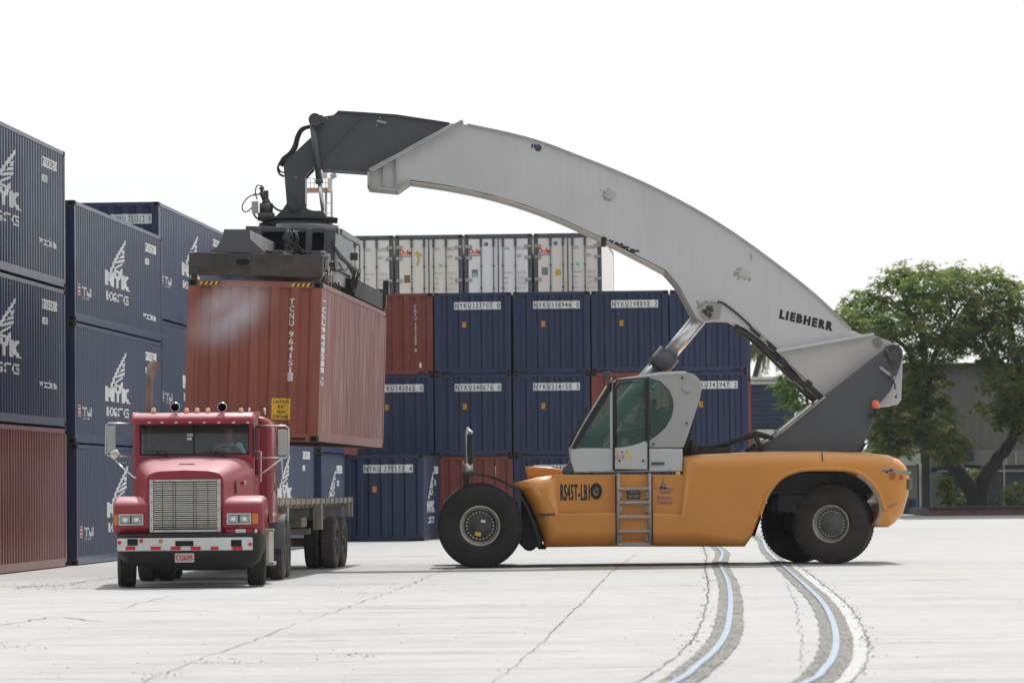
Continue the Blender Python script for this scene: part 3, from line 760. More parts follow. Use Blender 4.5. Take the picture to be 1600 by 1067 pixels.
# hull
hull = MB()
outl = [(801, 755), (840, 745), (872, 741), (874, 800), (1064, 802), (1067, 713), (1090, 709.5), (1145, 707), (1206, 705), (1284, 704.6), (1352, 707), (1389, 710.7), (1407, 717.5), (1418, 729),
        (1423.5, 747), (1422, 772), (1413, 802), (1401, 816), (1389, 824), (1370, 823.5), (1363, 819), (1372, 806), (1376, 790), (1370, 772), (1360, 757), (1345, 745), (1323, 737), (1279, 735.5), (1245, 738), (1220, 748), (1200, 772), (1188, 808), (1176, 838), (1165, 854),
        (1080, 854), (1000, 854), (930, 854), (852, 855), (838, 815), (828, 789), (816, 770)]
rk = [1 if (i < 3 or 5 <= i <= 17 or i >= 34) else .2 for i in range(len(outl))]; rk[3] = rk[4] = .15; rk[33] = .5
hull.rprism(px(outl, YB0), YB0, YB1, .30, seg=6, rk=rk)
hull.rprism(px([(862, 741.5), (1072, 741.5), (1072, 812), (862, 812)], YB0), YB0 + .13, YB1 - .13, .02, seg=2)
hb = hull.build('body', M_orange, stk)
# soft sculpted lines on the hull
s_ = MB()
fl = catmull([P(a, b, YB0 + .01) for a, b in ((1074, 806), (1110, 806), (1150, 797), (1180, 778), (1200, 755))], 5)
d = MB(); d.tube([P(1064, 804, YB0 + .06), P(960, 803, YB0 + .06), P(874, 801, YB0 + .06)], .03, 8); d.build('trim_ridge', M_orange, stk)
arch = catmull([P(a, b, YB0 + .02) for a, b in ((1187, 806), (1198, 775), (1218, 748), (1245, 735.5), (1279, 732.5), (1323, 733.5), (1346, 740.5), (1364, 755), (1377, 777), (1382, 797))], 5)
a_ = MB(); a_.tube(arch, .045, 8); a_.build('arch_lip', M_orange, stk)
M_wornlip = mat('worn_primer', (.30, .27, .24), .7, var=.3, nscale=5)
MB().tube(catmull([P(a, b, YB0 + .05) for a, b in ((1340, 741), (1356, 752), (1370, 771), (1377, 790), (1376, 806), (1370, 820))], 5), .055, 8).build('arch_edge', M_wornlip, stk)
MB().tube([P(1284, 704, YB0 + .12), P(1284.5, 712, YB0 + .03), P(1286, 733, YB0 + .01)], .010, 6).build('panel_seam', M_frame, stk)
# rear lamps and scrapes
tl = MB()
for a, b, r in ((1393, 743, .085), (1408, 746, .05)): tl.cyl(P(a, b, YB0 - .005), P(a, b, YB0 + .08), r, 14)
tl.build('tail_lamp_socket', mat('socket_orange', (.40, .12, .03), .6), stk)
sc_ = MB()
for k in range(16):
    a = 1380 + k * 2.7 + random.uniform(-1, 1); b = 734 + random.uniform(-1.5, 3.5) + (k / 16) * 4
    q = P(a, b, YB0 - .004 + max(0, (a - 1400)) * .003); n = 6
    sc_.add([(q.x + random.uniform(.025, .06) * math.cos(6.28 * i / n), q.y, q.z + random.uniform(.02, .05) * math.sin(6.28 * i / n)) for i in range(n)], [list(range(n))])
sc_.build('paint_scrape', mat('scraped_paint', (.33, .31, .26), .8, var=.4, nscale=14), stk)
bs = MB()
for k in range(7):
    a = 1388 + k * 2.2 + random.uniform(-1, 1); b = 792 - k * .8 + random.uniform(-1, 1); bs.box(P(a, b, YB0 - .003), (random.uniform(.03, .07), .004, .010), Matrix.Rotation(random.uniform(.1, .5), 3, 'Y'))
bs.build('blue_scuff', mat('blue_scuff_paint', (.10, .14, .34), .7), stk)
MB().cbox(P(1421, 756, YB0 + .25), (.08, .3, .22), .02).build('tail_lamp', mat('tail_lamp_grey', (.15, .14, .13), .4), stk)
# far-side nose cheek
nose = MB(); nose.rprism(px([(821, 729), (840, 728.5), (858, 729.5), (876, 733), (880, 745), (824, 748)], 78.6), 78.3, 79.5, .05, seg=3); nose.build('hood_cheek', M_orange, stk)
MB().rprism(px([(876, 738), (893, 716), (905, 738)], 76.6), 76.4, 77.2, .03, seg=2).build('cab_mount', M_dgrey, stk)
# chassis between the wheels
ch = MB()
for (a, b, c, e_) in ((815, 768, 860, 846), (1190, 738, 1385, 772), (1215, 772, 1350, 800)):
    p0, p1 = P(a, e_, 77), P(c, b, 77); ch.box(((p0.x + p1.x) / 2, 77.9, (p0.z + p1.z) / 2), (p1.x - p0.x, 2.0, p1.z - p0.z))
p = P(835, 850, 77.2); ch.cyl((p.x - .1, 76.9, p.z + .03), (p.x - .1, 79.0, p.z + .03), .16, 14)
for q in ((750, 820), (1302, 818)):
    p = P(*q, 77.5); ch.cyl((p.x, 76.1 if q[0] < 1000 else 77.1, p.z), (p.x, 79.7 if q[0] < 1000 else 79.0, p.z), .24, 16); ch.box((p.x, 77.9, p.z), (.6, 1.1, .6))
p0 = P(700, 790, 77.5); ch.box((P(770, 800, 77.9).x, 77.9, 1.05), (1.0, 1.2, .5))
for k in range(4):
    q = P(838 + k * 2.5, 851, YB0 + .4); ch.tube(catmull([q + Vector((0, 0, .1)), q + Vector((.03, 0, -.04)), q + Vector((.08, 0, -.07)), q + Vector((.11, 0, .02))], 4), .018, 6)
ch.build('chassis', M_frame, stk)
al = MB(); n0 = catmull([P(a, b, YB0) for a, b in ((1180, 838), (1190, 808), (1203, 772), (1222, 749), (1246, 738.5), (1279, 735), (1323, 736), (1345, 743), (1362, 756), (1373, 772), (1379, 790), (1374, 812))], 3)
MB().ppx([(1186, 731), (1384, 731), (1386, 782), (1186, 782)], 78.62, 78.68).build('inner_panel', M_frame, stk)
vs_ = [(p_.x, y_, p_.z) for y_ in (YB0 + .12, YB1 - .12) for p_ in n0]; nn = len(n0); al.add(vs_, [(i, i + 1, i + 1 + nn, i + nn) for i in range(nn - 1)], 0, True); al.build('arch_liner', M_frame, stk)
# wheels
def big_wheel(cx_, cz, yo, yi, r, steer, tyre_m, flatz=0., hubm=M_hub, two=False):
    """outer face at yo, inner at yi (yo < yi: near side)"""
    w = abs(yi - yo); cy = (yo + yi) / 2; sg = 1 if yi > yo else -1
    M = Matrix.Translation((cx_, cy, cz)) @ Matrix.Rotation(steer, 4, 'Z') @ Matrix.Rotation(R(90) * sg, 4, 'Z')    # local X -> from outer to inner
    if abs((M.to_3x3() @ Vector((1, 0, 0))).y - sg * abs((M.to_3x3() @ Vector((1, 0, 0))).y)) > .01: M = M @ Matrix.Rotation(R(180), 4, 'Z')
    h_ = w / 2; ri = r * .46
    wheel = MB()
    wheel.lathe([(.001, -h_ * .50), (ri * .34, -h_ * .51), (ri * .37, -h_ * .46), (ri * .80, -h_ * .44), (ri * .82, -h_ * .40), (ri * .9, -h_ * .3), (ri * .9, h_ * .6), (.001, h_ * .6)], M, 40)
    for k in range(24):
        a = 6.283 * k / 24; c = M @ Vector((-h_ * .44, ri * .68 * math.cos(a), ri * .68 * math.sin(a))); ax = (M.to_3x3() @ Vector((1, 0, 0)))
        wheel.cyl(c - ax * .03, c + ax * .01, .019, 6, mi=1)
    hub = wheel.build('wheel', [hubm, M_ring], stk)
    t = MB()
    prof = [(ri, -h_ * .62), (ri * 1.03, -h_ * .86), (r * .60, -h_ * .98), (r * .74, -h_ * 1.0), (r * .86, -h_ * .97), (r * .93, -h_ * .90), (r * .975, -h_ * .72)]
    prof += [(r * .99, -h_ * .55), (r, -h_ * .3), (r * .985, -h_ * .28), (r * .985, -h_ * .22), (r, -h_ * .2), (r, h_ * .2), (r * .985, h_ * .22), (r * .985, h_ * .28), (r, h_ * .3), (r * .99, h_ * .55)]
    prof += [(r * .975, h_ * .72), (r * .93, h_ * .9), (r * .80, h_ * .98), (ri, h_ * .7)]
    t.lathe(prof, M, 72)
    for k in range(60):        # shoulder lugs
        a = 6.283 * k / 60
        for sd_ in (-1, 1):
            c = M @ Vector((sd_ * h_ * .80, r * .955 * math.cos(a), r * .955 * math.sin(a)))
            t.box(c, (h_ * .22, r * .045, r * .055), M.to_3x3() @ Matrix.Rotation(a, 3, 'X'))
    if flatz:
        for v in t.v:
            if v.z < flatz: v.z = flatz + (v.z - flatz) * .2
    t.build('tyre', tyre_m, hub)
    rm = MB(); rm.lathe([(ri * 1.0, -h_ * .55), (ri * 1.04, -h_ * .80), (ri * 1.02, -h_ * .86), (ri * .95, -h_ * .84), (ri * .92, -h_ * .6), (ri * .84, -h_ * .5), (ri * .82, -h_ * .42)], M, 48)
    rm.build('rim', M_ring, hub); return hub
fw = P(750, 820, 76.0); rf = (fw - P(750, 887, 76.0)).length
for yo, yi in ((75.85, 76.38), (76.55, 77.08), (79.25, 78.72), (79.95, 79.42)):
    w_ = big_wheel(fw.x, rf - .015, yo, yi, rf, 0, M_tyre, .02)
q = MB(); t_ = P(755, 814, 75.97); q.box(t_, (.09, .006, .05), Matrix.Rotation(.15, 3, 'Y')); q.build('wheel_sticker', M_wpl, stk)
q = MB(); t_ = P(747, 834, 75.97); q.box(t_, (.12, .006, .075), Matrix.Rotation(.2, 3, 'Y')); q.build('wheel_label', M_yel, stk)
rw = P(1302, 818, 76.9); rr_ = rw.z
big_wheel(rw.x, rr_, 76.62, 77.12, rr_ + .005, R(-20), M_tyreb, 0., mat('grey_hub_disc', (.12, .125, .13), .55, .2, var=.25, nscale=5, dirt=.4, dirtcol=(.2, .18, .15)))
far = P(1250, 818, 79.2); big_wheel(far.x, rr_, 79.35, 78.85, rr_ + .005, R(-22), M_tyreb)
# front mudguard with mirror post
fen = MB()
outer = catmull([P(a, b, 75.95) for a, b in ((722, 743), (745, 740), (772, 745), (798, 757), (818, 778), (832, 808), (846, 852))], 6)
inner = [p_ + Vector((-.06, 0, -.055)) for p_ in outer]
def sheet(mb, path, y0, y1, th, mi=0):
    n = len(path); vs = []
    for p_ in path: vs += [(p_.x, y0, p_.z), (p_.x, y1, p_.z), (p_.x - th * .7, y1, p_.z - th * .7), (p_.x - th * .7, y0, p_.z - th * .7)]
    mb.add(vs, [(4 * i + k, 4 * i + (k + 1) % 4, 4 * i + 4 + (k + 1) % 4, 4 * i + 4 + k) for i in range(n - 1) for k in range(4)] + [(0, 1, 2, 3), tuple(4 * n - 4 + k for k in (3, 2, 1, 0))], mi)
sheet(fen, outer, 75.95, 77.2, .05)
fen.build('mudguard', M_frame, stk)
low = MB(); low.ppx([(822, 792), (838, 815), (848, 850), (836, 856), (818, 856), (808, 846), (812, 815)], 76.3, 77.1); low.build('mud_flap', M_frame, stk)
post = MB(); p = P(728, 745, 76.05); post.box((p.x, 76.15, p.z - .12), (.12, .12, .5)); post.build('mirror_bracket', M_rusty, stk)
post = MB(); p = P(731, 736, 76.05); post.cyl((p.x, 76.1, p.z - .03), (p.x, 76.1, p.z + .16), .11, 10, .09); post.box((p.x, 76.1, p.z - .04), (.3, .2, .05), mi=1)
post.cyl((p.x - .09, 76.1, p.z), (p.x - .09, 76.1, p.z + .2), .012, 6); post.cyl((p.x + .09, 76.1, p.z), (p.x + .09, 76.1, p.z + .22), .012, 6)
post.build('mirror_base', [M_steel, M_rusty], stk)
mir = MB(); p = P(732, 700, 76.05)
mir.tube(catmull([Vector((p.x - .02, 76.1, p.z - .35)), Vector((p.x - .04, 76.1, p.z)), Vector((p.x - .03, 76.1, p.z + .3)), Vector((p.x - .01, 76.1, p.z + .42))], 5), [.02] * 8 + [.03] * 8)
mir.cbox((p.x + .035, 76.13, p.z - .02), (.10, .26, .6), .03, mi=1); mir.cyl((p.x - .02, 76.1, p.z + .36), (p.x + .08, 76.1, p.z + .3), .035, 8)
mir.build('wing_mirror', [M_chrome, M_frame], stk)
MB().tube([P(774, 752, 76.3), P(774, 728, 76.3)], .009, 6).build('marker_rod', M_steel, stk)
# ladder
ld = MB()
for x_ in (966, 1015):
    ld.tube([P(x_, 851, YB0 - .04), P(x_, 744, YB0 - .04), P(x_, 741, YB0 + .02), P(x_, 741, YB0 + .15)], .035, 8)
for y_ in (763, 784.5, 807, 829.5, 850):
    a, b = P(966, y_, YB0 - .02), P(1015, y_, YB0 - .02); ld.cbox(((a + b) / 2), (b.x - a.x, .16, .05), .008)
for x_ in (969, 1012):
    for y_ in (773, 795, 840): ld.box(P(x_, y_, YB0 + .03), (.06, .12, .12))
ld.build('ladder', M_galv, stk)
for x_ in (962, 1019): MB().box((P(x_, 770, YB0).x, YB0 + .02, (P(990, 741, YB0).z + P(990, 853, YB0).z) / 2), (.02, .06, P(990, 743, YB0).z - P(990, 852, YB0).z)).build('ladder_gap', M_frame, stk)
lb = MB(); lb.ppx([(961, 741), (1020, 741), (1020, 853.5), (961, 853.5)], YB0 + .06, YB0 + .18); lb.build('ladder_recess', M_orange, stk)
MB().box(P(990, 811, YB0 + .03), (.60, .02, .09)).build('step_gap', M_frame, stk)
mb = MB(); mb.box(P(990, 773, YB0 + .045), (.27, .02, .16)); text_px(mb, 'CAUTION', 983, 767, 997, 770, YB0 + .030, 1); text_px(mb, 'KEEP CLEAR', 982, 773, 998, 777, YB0 + .030, 1)
mb.build('rating_plate', [M_screen, M_steel], stk)
# lettering on the hull
mb = MB()
for k in range(2): text_px(mb, 'RS45T-LB1', 875.5 + k * .7, 756, 921 + k * .7, 782, YB0 + .124 - .0004 * k, fat=.02, spacing=1.2)
mb.build('fleet_number', M_blk, stk)
mb = MB(); p = P(931.5, 767, YB0 + .12)
MB().lathe([(.001, .02), (.05, .02), (.06, -.01), (.1, -.02), (.105, .03)], Matrix.Translation(p) @ Matrix.Diagonal((1.12, 1, 1.6, 1)) @ Matrix.Rotation(R(90), 4, 'Z'), 24).build('filler_cap', [M_frame], stk)
MB().sphere(p + Vector((.01, -.0, .02)), .055, 12, 8, 0, (1, .5, 1.3)).build('filler_plug', M_hub, stk)
mb = MB(); text_px(mb, 'LIEBHERR', 838.5, 802.5, 868, 806.5, YB0 - .002, fat=.06, slope=-1); mb.build('maker_lettering', M_blk, stk)
mb = MB(); text_px(mb, 'Puerto', 1027, 774, 1049, 780, YB0 + .122, fat=.01); text_px(mb, 'Caldera', 1027, 781, 1051, 787.5, YB0 + .122, fat=.01); mb.build('owner_lettering', M_lil, stk)
mb = MB(); yy = YB0 + .122
for pl in ([(1036, 747), (1037.5, 747), (1035, 765), (1030, 767)], [(1038, 752), (1042, 764), (1037, 765)], [(1027, 762), (1034, 760), (1053, 763.5), (1053, 765), (1034, 763)], [(1030, 768), (1050, 766.5), (1046, 770), (1033, 770.5)]):
    pts = [P(a, b, yy) for a, b in pl]; mb.add(pts, [list(range(len(pts)))])
mb.build('sail_emblem', M_lil, stk)
# ---- cab
C0, C1 = 76.32, 77.35
cab = MB()
lowp = [(897, 738), (892, 722), (890, 703), (893, 700.5), (1066.5, 700.5), (1066.5, 736)]
cab.rprism(px(lowp, C0), C0, C1, .03, seg=2)
bk = [(1013.5, 591), (1032, 596), (1045, 609), (1051.5, 624), (1052.5, 636), (1049, 652), (1040, 668), (1027, 680), (1013.5, 688), (1013.5, 699), (1068, 699), (1073, 686), (1094, 622), (1096.5, 607), (1094, 594), (1085, 585), (1070, 580.5), (1040, 581.5), (1013.5, 586)]
p0, p1 = P(1082, 640, C0), P(1066, 582, C0)
cabo = cab.build('cab', M_cabw, stk, bevel=0)
for y0_, y1_ in ((C0, C0 + .10), (C1 - .10, C1)): MB().rprism(px(bk, C0), y0_, y1_, .02, seg=2).build('rear_quarter', M_cabg, cabo)
bw = MB(); bw.prism(px([(1068, 699), (1073, 686), (1094, 622), (1096.5, 607), (1094, 594), (1085, 585), (1070, 580.5), (1068, 584), (1082, 590), (1090, 608), (1088, 622), (1066, 688)], C0), C0 + .1, C1 - .1); bw.build('back_wall', M_cabg, cabo)
rf_ = MB(); rf_.rprism(px([(953, 597), (968, 591), (1001.5, 586), (1033, 581), (1070, 579.5), (1075, 584), (1033, 586.5), (1001.5, 591), (968, 596)], C0), C0 - .02, C1 + .02, .02, seg=2)
rf_.build('roof', M_cabw, cabo)
for yy, n_ in ((C0, 0), (C1 - .06, 1)):
    f_ = MB()
    f_.prism(px([(953.5, 700), (958, 700), (958, 602), (953.5, 600)], C0), yy, yy + .06)
    f_.build('pillar', M_cabw, cabo)
    fr = MB(); o_ = [(898.5, 701), (955, 606), (958, 596), (951, 598), (892, 698)]
    fr.prism(px([(893, 700.5), (900, 700.5), (956, 610), (956, 598), (951, 597.5)], C0), yy, yy + .06)
    fr.build('windshield_pillar', M_frame, cabo)
    # door: white lower skin, dark frame, glass
    dr = MB()
    dpts = catmull([P(959, 699.5, C0), P(975, 698.5, C0), (P(992, 694.5, C0)), P(1004, 690.5, C0), P(1012.5, 687, C0)], 4)
    dr.prism([(p_.x, p_.z) for p_ in dpts] + px([(1012.5, 733), (960, 733)], C0), yy - (.012 if n_ == 0 else 0), yy + .05)
    dro = dr.build('door', M_cabw, cabo)
    df = MB()
    yk = yy - .015 if n_ == 0 else yy + .07
    loop = [(959.2, 734), (958.8, 603), (964, 594.5), (1013, 589.5), (1013, 734), (959.2, 734)]
    df.tube([P(a, b, C0) + Vector((0, yk - C0, 0)) for a, b in loop], .022, 6)
    df.tube([P(a, b, C0) + Vector((0, yk - C0, 0)) for a, b in ((962.5, 699), (962.5, 607), (969, 598.5), (1009, 595), (1010, 690))], .016, 6)
    df.build('door_seal', M_frame, cabo)
    gl_ = MB(); gp = px([(960, 699), (960, 605), (966, 597), (1012, 592), (1012, 688), (1003, 691.5), (990, 695.5), (975, 698.8)], C0)
    gl_.add([(x, yy + .02, z) for x, z in gp], [list(range(len(gp)))]); gl_.build('door_window', M_cglass, cabo)
    gl_ = MB(); gp = px([(899, 700.5), (953.5, 700.5), (953.5, 610)], C0); gl_.add([(x, yy + .02, z) for x, z in gp], [(0, 1, 2)]); gl_.build('side_window', M_cglass, cabo)
    gl_ = MB(); gp = px([(1014, 592), (1032, 596.5), (1045, 609), (1051.5, 624), (1052.5, 636), (1049, 652), (1040, 668), (1027, 680), (1014, 688)], C0)
    gl_.add([(x, yy + .03, z) for x, z in gp], [list(range(len(gp)))]); gl_.build('quarter_window', M_cglass, cabo)
ws = MB(); a, b, c, e_ = P(892, 700, C0), P(952, 598, C0), P(952, 598, C0), P(892, 700, C0)
ws.add([a + Vector((0, .03, 0)), b + Vector((0, .03, 0)), Vector((b.x, C1 - .03, b.z)), Vector((a.x, C1 - .03, a.z))], [(0, 1, 2, 3)]); ws.build('windshield', M_cglass, cabo)
MB().tube(catmull([P(x_, y_, C0 - .03) for x_, y_ in ((889, 703), (897, 688), (912, 661), (930, 632), (948, 603))], 4), .022, 6).build('grab_rail', M_steel, cabo)
MB().tube([P(889, 697, C0 - .06), P(900, 675, C0 - .06), P(915, 648, C0 - .06)], .022, 6).build('wiper_arm', M_frame, cabo)
for x_, y_ in ((916, 641), (905, 660)): MB().cbox(P(x_, y_, C0 - .02), (.07, .1, .12), .02).build('work_lamp', M_frame, cabo)
MB().cbox(P(948, 586, C0 + .1), (.16, .14, .14), .03).build('roof_lamp', M_hub, cabo)
MB().cyl(P(950, 600, C0 + .1), P(956, 590, C0 + .1), .02, 6).build('lamp_bracket', M_steel, cabo)
MB().lathe([(.001, -.02), (.05, -.02), (.08, -.012), (.105, 0), (.105, .03)], Matrix.Translation(P(1073, 607.5, C0 - .005)) @ Matrix.Rotation(R(90), 4, 'Z'), 24).build('round_vent', M_pale, cabo)
bl = MB()
for x_, y_ in ((1066, 590.5), (1073, 661), (1021, 693.5), (968, 719.5), (1005, 719.5), (1020, 607)): bl.cyl(P(x_, y_, C0 - .03), P(x_, y_, C0 + .02), .022, 10)
bl.build('bolt_cap', M_frame, cabo)
MB().cbox(P(1028, 724, C0 - .02), (.26, .03, .05), .01).build('latch', M_hub, cabo)
for k, (x_, mt_) in enumerate(((964.5, M_yel), (979.5, M_yel))):
    a, b, c = P(x_ - 3.4, 708.5, C0 - .016), P(x_ + 3.4, 708.5, C0 - .016), P(x_, 702, C0 - .016); MB().add([a, b, c], [(0, 1, 2)]).build('warning_triangle', mt_, cabo)
mb = MB()
for x_ in (965.2, 973.5):
    p = P(x_, 713.5, C0 - .016); mb.cyl(p, p + Vector((0, .004, 0)), .046, 16); mb.cyl(p - Vector((0, .002, 0)), p, .034, 16, mi=1); mb.box(p - Vector((0, .003, 0)), (.03, .002, .04), Matrix.Rotation(.5, 3, 'Y'), mi=2)
mb.build('prohibition_sign', [M_redp, M_wpl, M_blk], cabo)
mb = MB(); mb.add([P(979.5, 716, C0 - .016), P(988, 716, C0 - .016), P(988, 711.5, C0 - .016), P(979.5, 711.5, C0 - .016)], [(0, 1, 2, 3)]); mb.build('yellow_label', M_yel, cabo)
mb = MB(); p = P(972, 706, C0 - .016); mb.cyl(p, p + Vector((0, .004, 0)), .02, 10); mb.build('blue_sticker', M_navyp, cabo)
mb = MB(); text_px(mb, 'L L', 1043, 723, 1048, 726, C0 - .002); text_px(mb, 'LB', 1043, 731, 1048, 734, C0 - .002); mb.build('small_lettering', M_grey_t, cabo)
# cab interior
it = MB(); it.cbox((P(905, 690, 76.8).x + .22, 76.75, P(905, 690, 76.8).z + .0), (.5, .5, .28), .05)
it.build('console', M_seat, cabo)
mo = MB(); mo.cbox(P(924, 680, 76.75), (.28, .3, .22), .03, Matrix.Rotation(-.5, 3, 'Y')); mo.tube([P(930, 690, 76.75), P(936, 700, 76.75)], .03); mo.build('monitor', M_screen, cabo)
st = MB(); st.cbox(P(1026, 662, 76.85), (.34, .5, .55), .10, Matrix.Rotation(.25, 3, 'Y')); st.cbox(P(1005, 690, 76.85), (.55, .5, .16), .05)
st.cbox(P(1037, 650, 76.6), (.2, .3, .35), .08, Matrix.Rotation(-.2, 3, 'Y')); st.build('seat', M_seat, cabo)
st = MB(); st.cbox(P(1022, 630, 76.95), (.10, .26, .2), .04); st.tube([P(1022, 636, 76.95), P(1020, 660, 76.95)], .03); st.tube([P(1020, 632, 76.6), P(1020, 690, 76.6)], .045, 8); st.build('headrest', M_seat, cabo)
fm = MB(); q0, q1 = P(973, 644, 76.45), P(999, 667, 76.45)
fm.tube([(q0.x, 76.45, q0.z), (q1.x, 76.45, q0.z), (q1.x, 76.45, q1.z), (q0.x, 76.45, q1.z), (q0.x, 76.45, q0.z)], .02, 6); fm.build('inner_frame', M_frame, cabo)
sw = MB(); ctr = P(945, 678, 76.85); ring = []
for k in range(21):
    a = 6.283 * k / 20; ring.append(ctr + Matrix.Rotation(R(-35), 3, 'Y') @ Vector((.17 * math.cos(a), .17 * math.sin(a), 0)))
sw.tube(ring, .014, 6, caps=False); sw.tube([ctr, P(940, 696, 76.85)], .025, 6); sw.build('steering_wheel', M_frame, cabo)
ft = MB(); ft.box((P(960, 700, 76.8).x, 76.83, P(960, 700, 76.8).z), (1.6, .95, .03)); ft.build('cab_floor', M_teal, cabo)
# ---- lifting gear
BN, BF = 77.45, 78.35
boom = MB()
top = [(708, 191), (722, 188), (800, 209), (850, 224.5), (900, 243), (960, 270), (1020, 301), (1080, 339), (1140, 383), (1167, 402), (1200, 429), (1247, 467), (1291, 499), (1331, 520), (1366, 523)]
top = [(706, 193), (730, 195), (800, 210), (850, 224), (900, 243), (960, 266.5), (1020, 293), (1080, 324), (1130, 354), (1167, 379), (1197, 401), (1242, 435), (1284, 470), (1329, 515), (1345, 522), (1366, 524)]
bot = [(1288, 620), (1240, 575), (1210, 546), (1165, 513), (1140, 501), (1118, 500), (1098, 502), (1088, 497), (1076, 475), (1061, 447), (1040, 422), (985, 393.5), (940, 371), (880, 343), (820, 320), (760, 302.5), (700, 290), (641, 281), (619, 296), (575, 292), (575, 268), (640, 229)]
boom.ppx(top + [(1392, 534), (1374, 553), (1330, 590)] + bot, BN, BF)
bo = boom.build('boom', M_whitep, stk)
# flanges standing proud along the edges
def flange(path, w0, name, m_, yy0=BN - .05, yy1=BF + .05):
    f_ = MB(); n = len(path); a = []; b = []
    for i in range(n):
        x0, y0 = path[max(i - 1, 0)]; x1, y1 = path[min(i + 1, n - 1)]; L = math.hypot(x1 - x0, y1 - y0); nx, ny = -(y1 - y0) / L, (x1 - x0) / L
        a.append((path[i][0] + nx * w0 * .15, path[i][1] + ny * w0 * .15)); b.append((path[i][0] - nx * w0, path[i][1] - ny * w0))
    for i in range(n - 1): f_.ppx([a[i], a[i + 1], b[i + 1], b[i]], yy0, yy1)
    return f_.build(name, m_, bo)
flange([(p_[0], p_[1]) for p_ in catmull([(a, b, 0) for a, b in top[1:14]], 3)], 2.0, 'top_flange', M_beige)
flange([(p_[0], p_[1]) for p_ in catmull([(a, b, 0) for a, b in ((641, 283), (700, 291.5), (760, 304), (820, 321.5), (880, 344.5), (940, 372.5), (985, 395), (1040, 424))], 3)], -2.6, 'bottom_flange', M_beige)
flange([(p_[0], p_[1]) for p_ in catmull([(a, b, 0) for a, b in ((1040, 424), (1061, 449), (1076, 477), (1088, 499))], 3)], -2.6, 'throat_flange', mat('boom_throat', (.24, .22, .20), .6, var=.2, dirt=.5))
cl = MB(); cl.ppx([(574, 268), (577, 263), (722, 187), (724, 191), (712, 196), (582, 269)], BN - .14, BF + .14)
cl.ppx([(574, 266), (578, 266), (578, 293), (574, 292)], BN - .14, BF + .14); cl.ppx([(574, 290.5), (619, 295), (619, 298), (574, 293.5)], BN - .14, BF + .14); cl.ppx([(618, 295), (640, 281), (642, 283), (620, 298.5)], BN - .1, BF + .1)
for a, b, c in ((599, 257, 291.5), (619, 246, 295)): cl.ppx([(a - .8, b), (a + .8, b), (a + .8, c), (a - .8, c)], BN - .12, BN)
cl.build('boom_collar', mat('collar_paint', (.42, .41, .39), .5, dirt=.3), bo)
for a, b, s in ((953, 304, 7.5), (1163, 427, 8.5)):
    q = P(a, b, BN); MB().cbox(q, (.19, .05, .19), .012, Matrix.Rotation(R(30), 3, 'Y')).build('cover_plate', M_cabg if False else mat('cover_plate_paint', (.50, .49, .46), .5, dirt=.3), bo)
MB().sphere(P(841, 231.5, BN), .07, 12, 8, 0, (1, .6, 1)).build('sensor_cap', M_hub, bo)
mb = MB(); 
for k in range(2): mb.add([P(830 + k * 4, 231.5, BN - .004), P(833 + k * 4, 231.5, BN - .004), P(833.5 + k * 4, 225.5, BN - .004), P(830.5 + k * 4, 225.5, BN - .004)], [(0, 1, 2, 3)])
mb.add([P(1361, 535, BN - .004), P(1367, 535, BN - .004), P(1367, 529, BN - .004), P(1361, 529, BN - .004)], [(0, 1, 2, 3)])
mb.build('blue_sticker', M_navyp, bo)
MB().box(P(1174, 401, BN - .01), (.025, .03, .14)).build('small_bracket', M_beige, bo)
mb = MB()
for k in range(2): text_px(mb, 'LIEBHERR', 1217 + k * 1.0, 483, 1299.5 + k * 1.0, 497.5, BN - .004 - .0004 * k, slope=20, fat=.055, spacing=1.38, shear=.2)
mb.build('maker_lettering', M_blk, bo)
# sensor bracket and slack hoses under the boom, grime round the cover plates
sb_ = MB(); rb = random.Random(5)
sb_.cbox(P(943, 378, BN), (.10, .12, .2), .02)
for k in range(9):
    a = 946 + k * 5 + rb.uniform(-2, 2); b = 372 + k * 2.2
    sb_.tube(catmull([P(a, b, BN), P(a + 3, b + rb.uniform(4, 9), BN), P(a + 9, b + rb.uniform(2, 8), BN), P(a + 12, b + 4, BN)], 4), .018, 6)
sb_.build('slack_hose', M_hose, bo)
gm_ = MB()
def stain(cx__, cy__, rx, ry, n=26, yy=BN - .0025):
    for _ in range(n):
        a, b = rb.gauss(cx__, rx * .45), rb.gauss(cy__, ry * .45); q = P(a, b, yy); r_ = rb.uniform(.01, .035); kk = rb.randint(5, 7)
        gm_.add([(q.x + r_ * rb.uniform(.6, 1.2) * math.cos(6.28 * i / kk), yy - rb.uniform(0, .001), q.z + r_ * rb.uniform(.8, 2.2) * math.sin(6.28 * i / kk)) for i in range(kk)], [list(range(kk))])
stain(947, 305, 11, 9); stain(1160, 428, 13, 10); stain(1108, 478, 18, 12, 40)
gm_.build('grime_stain', mat('boom_grime', (.36, .33, .27), .8, var=.3, nscale=9), bo)
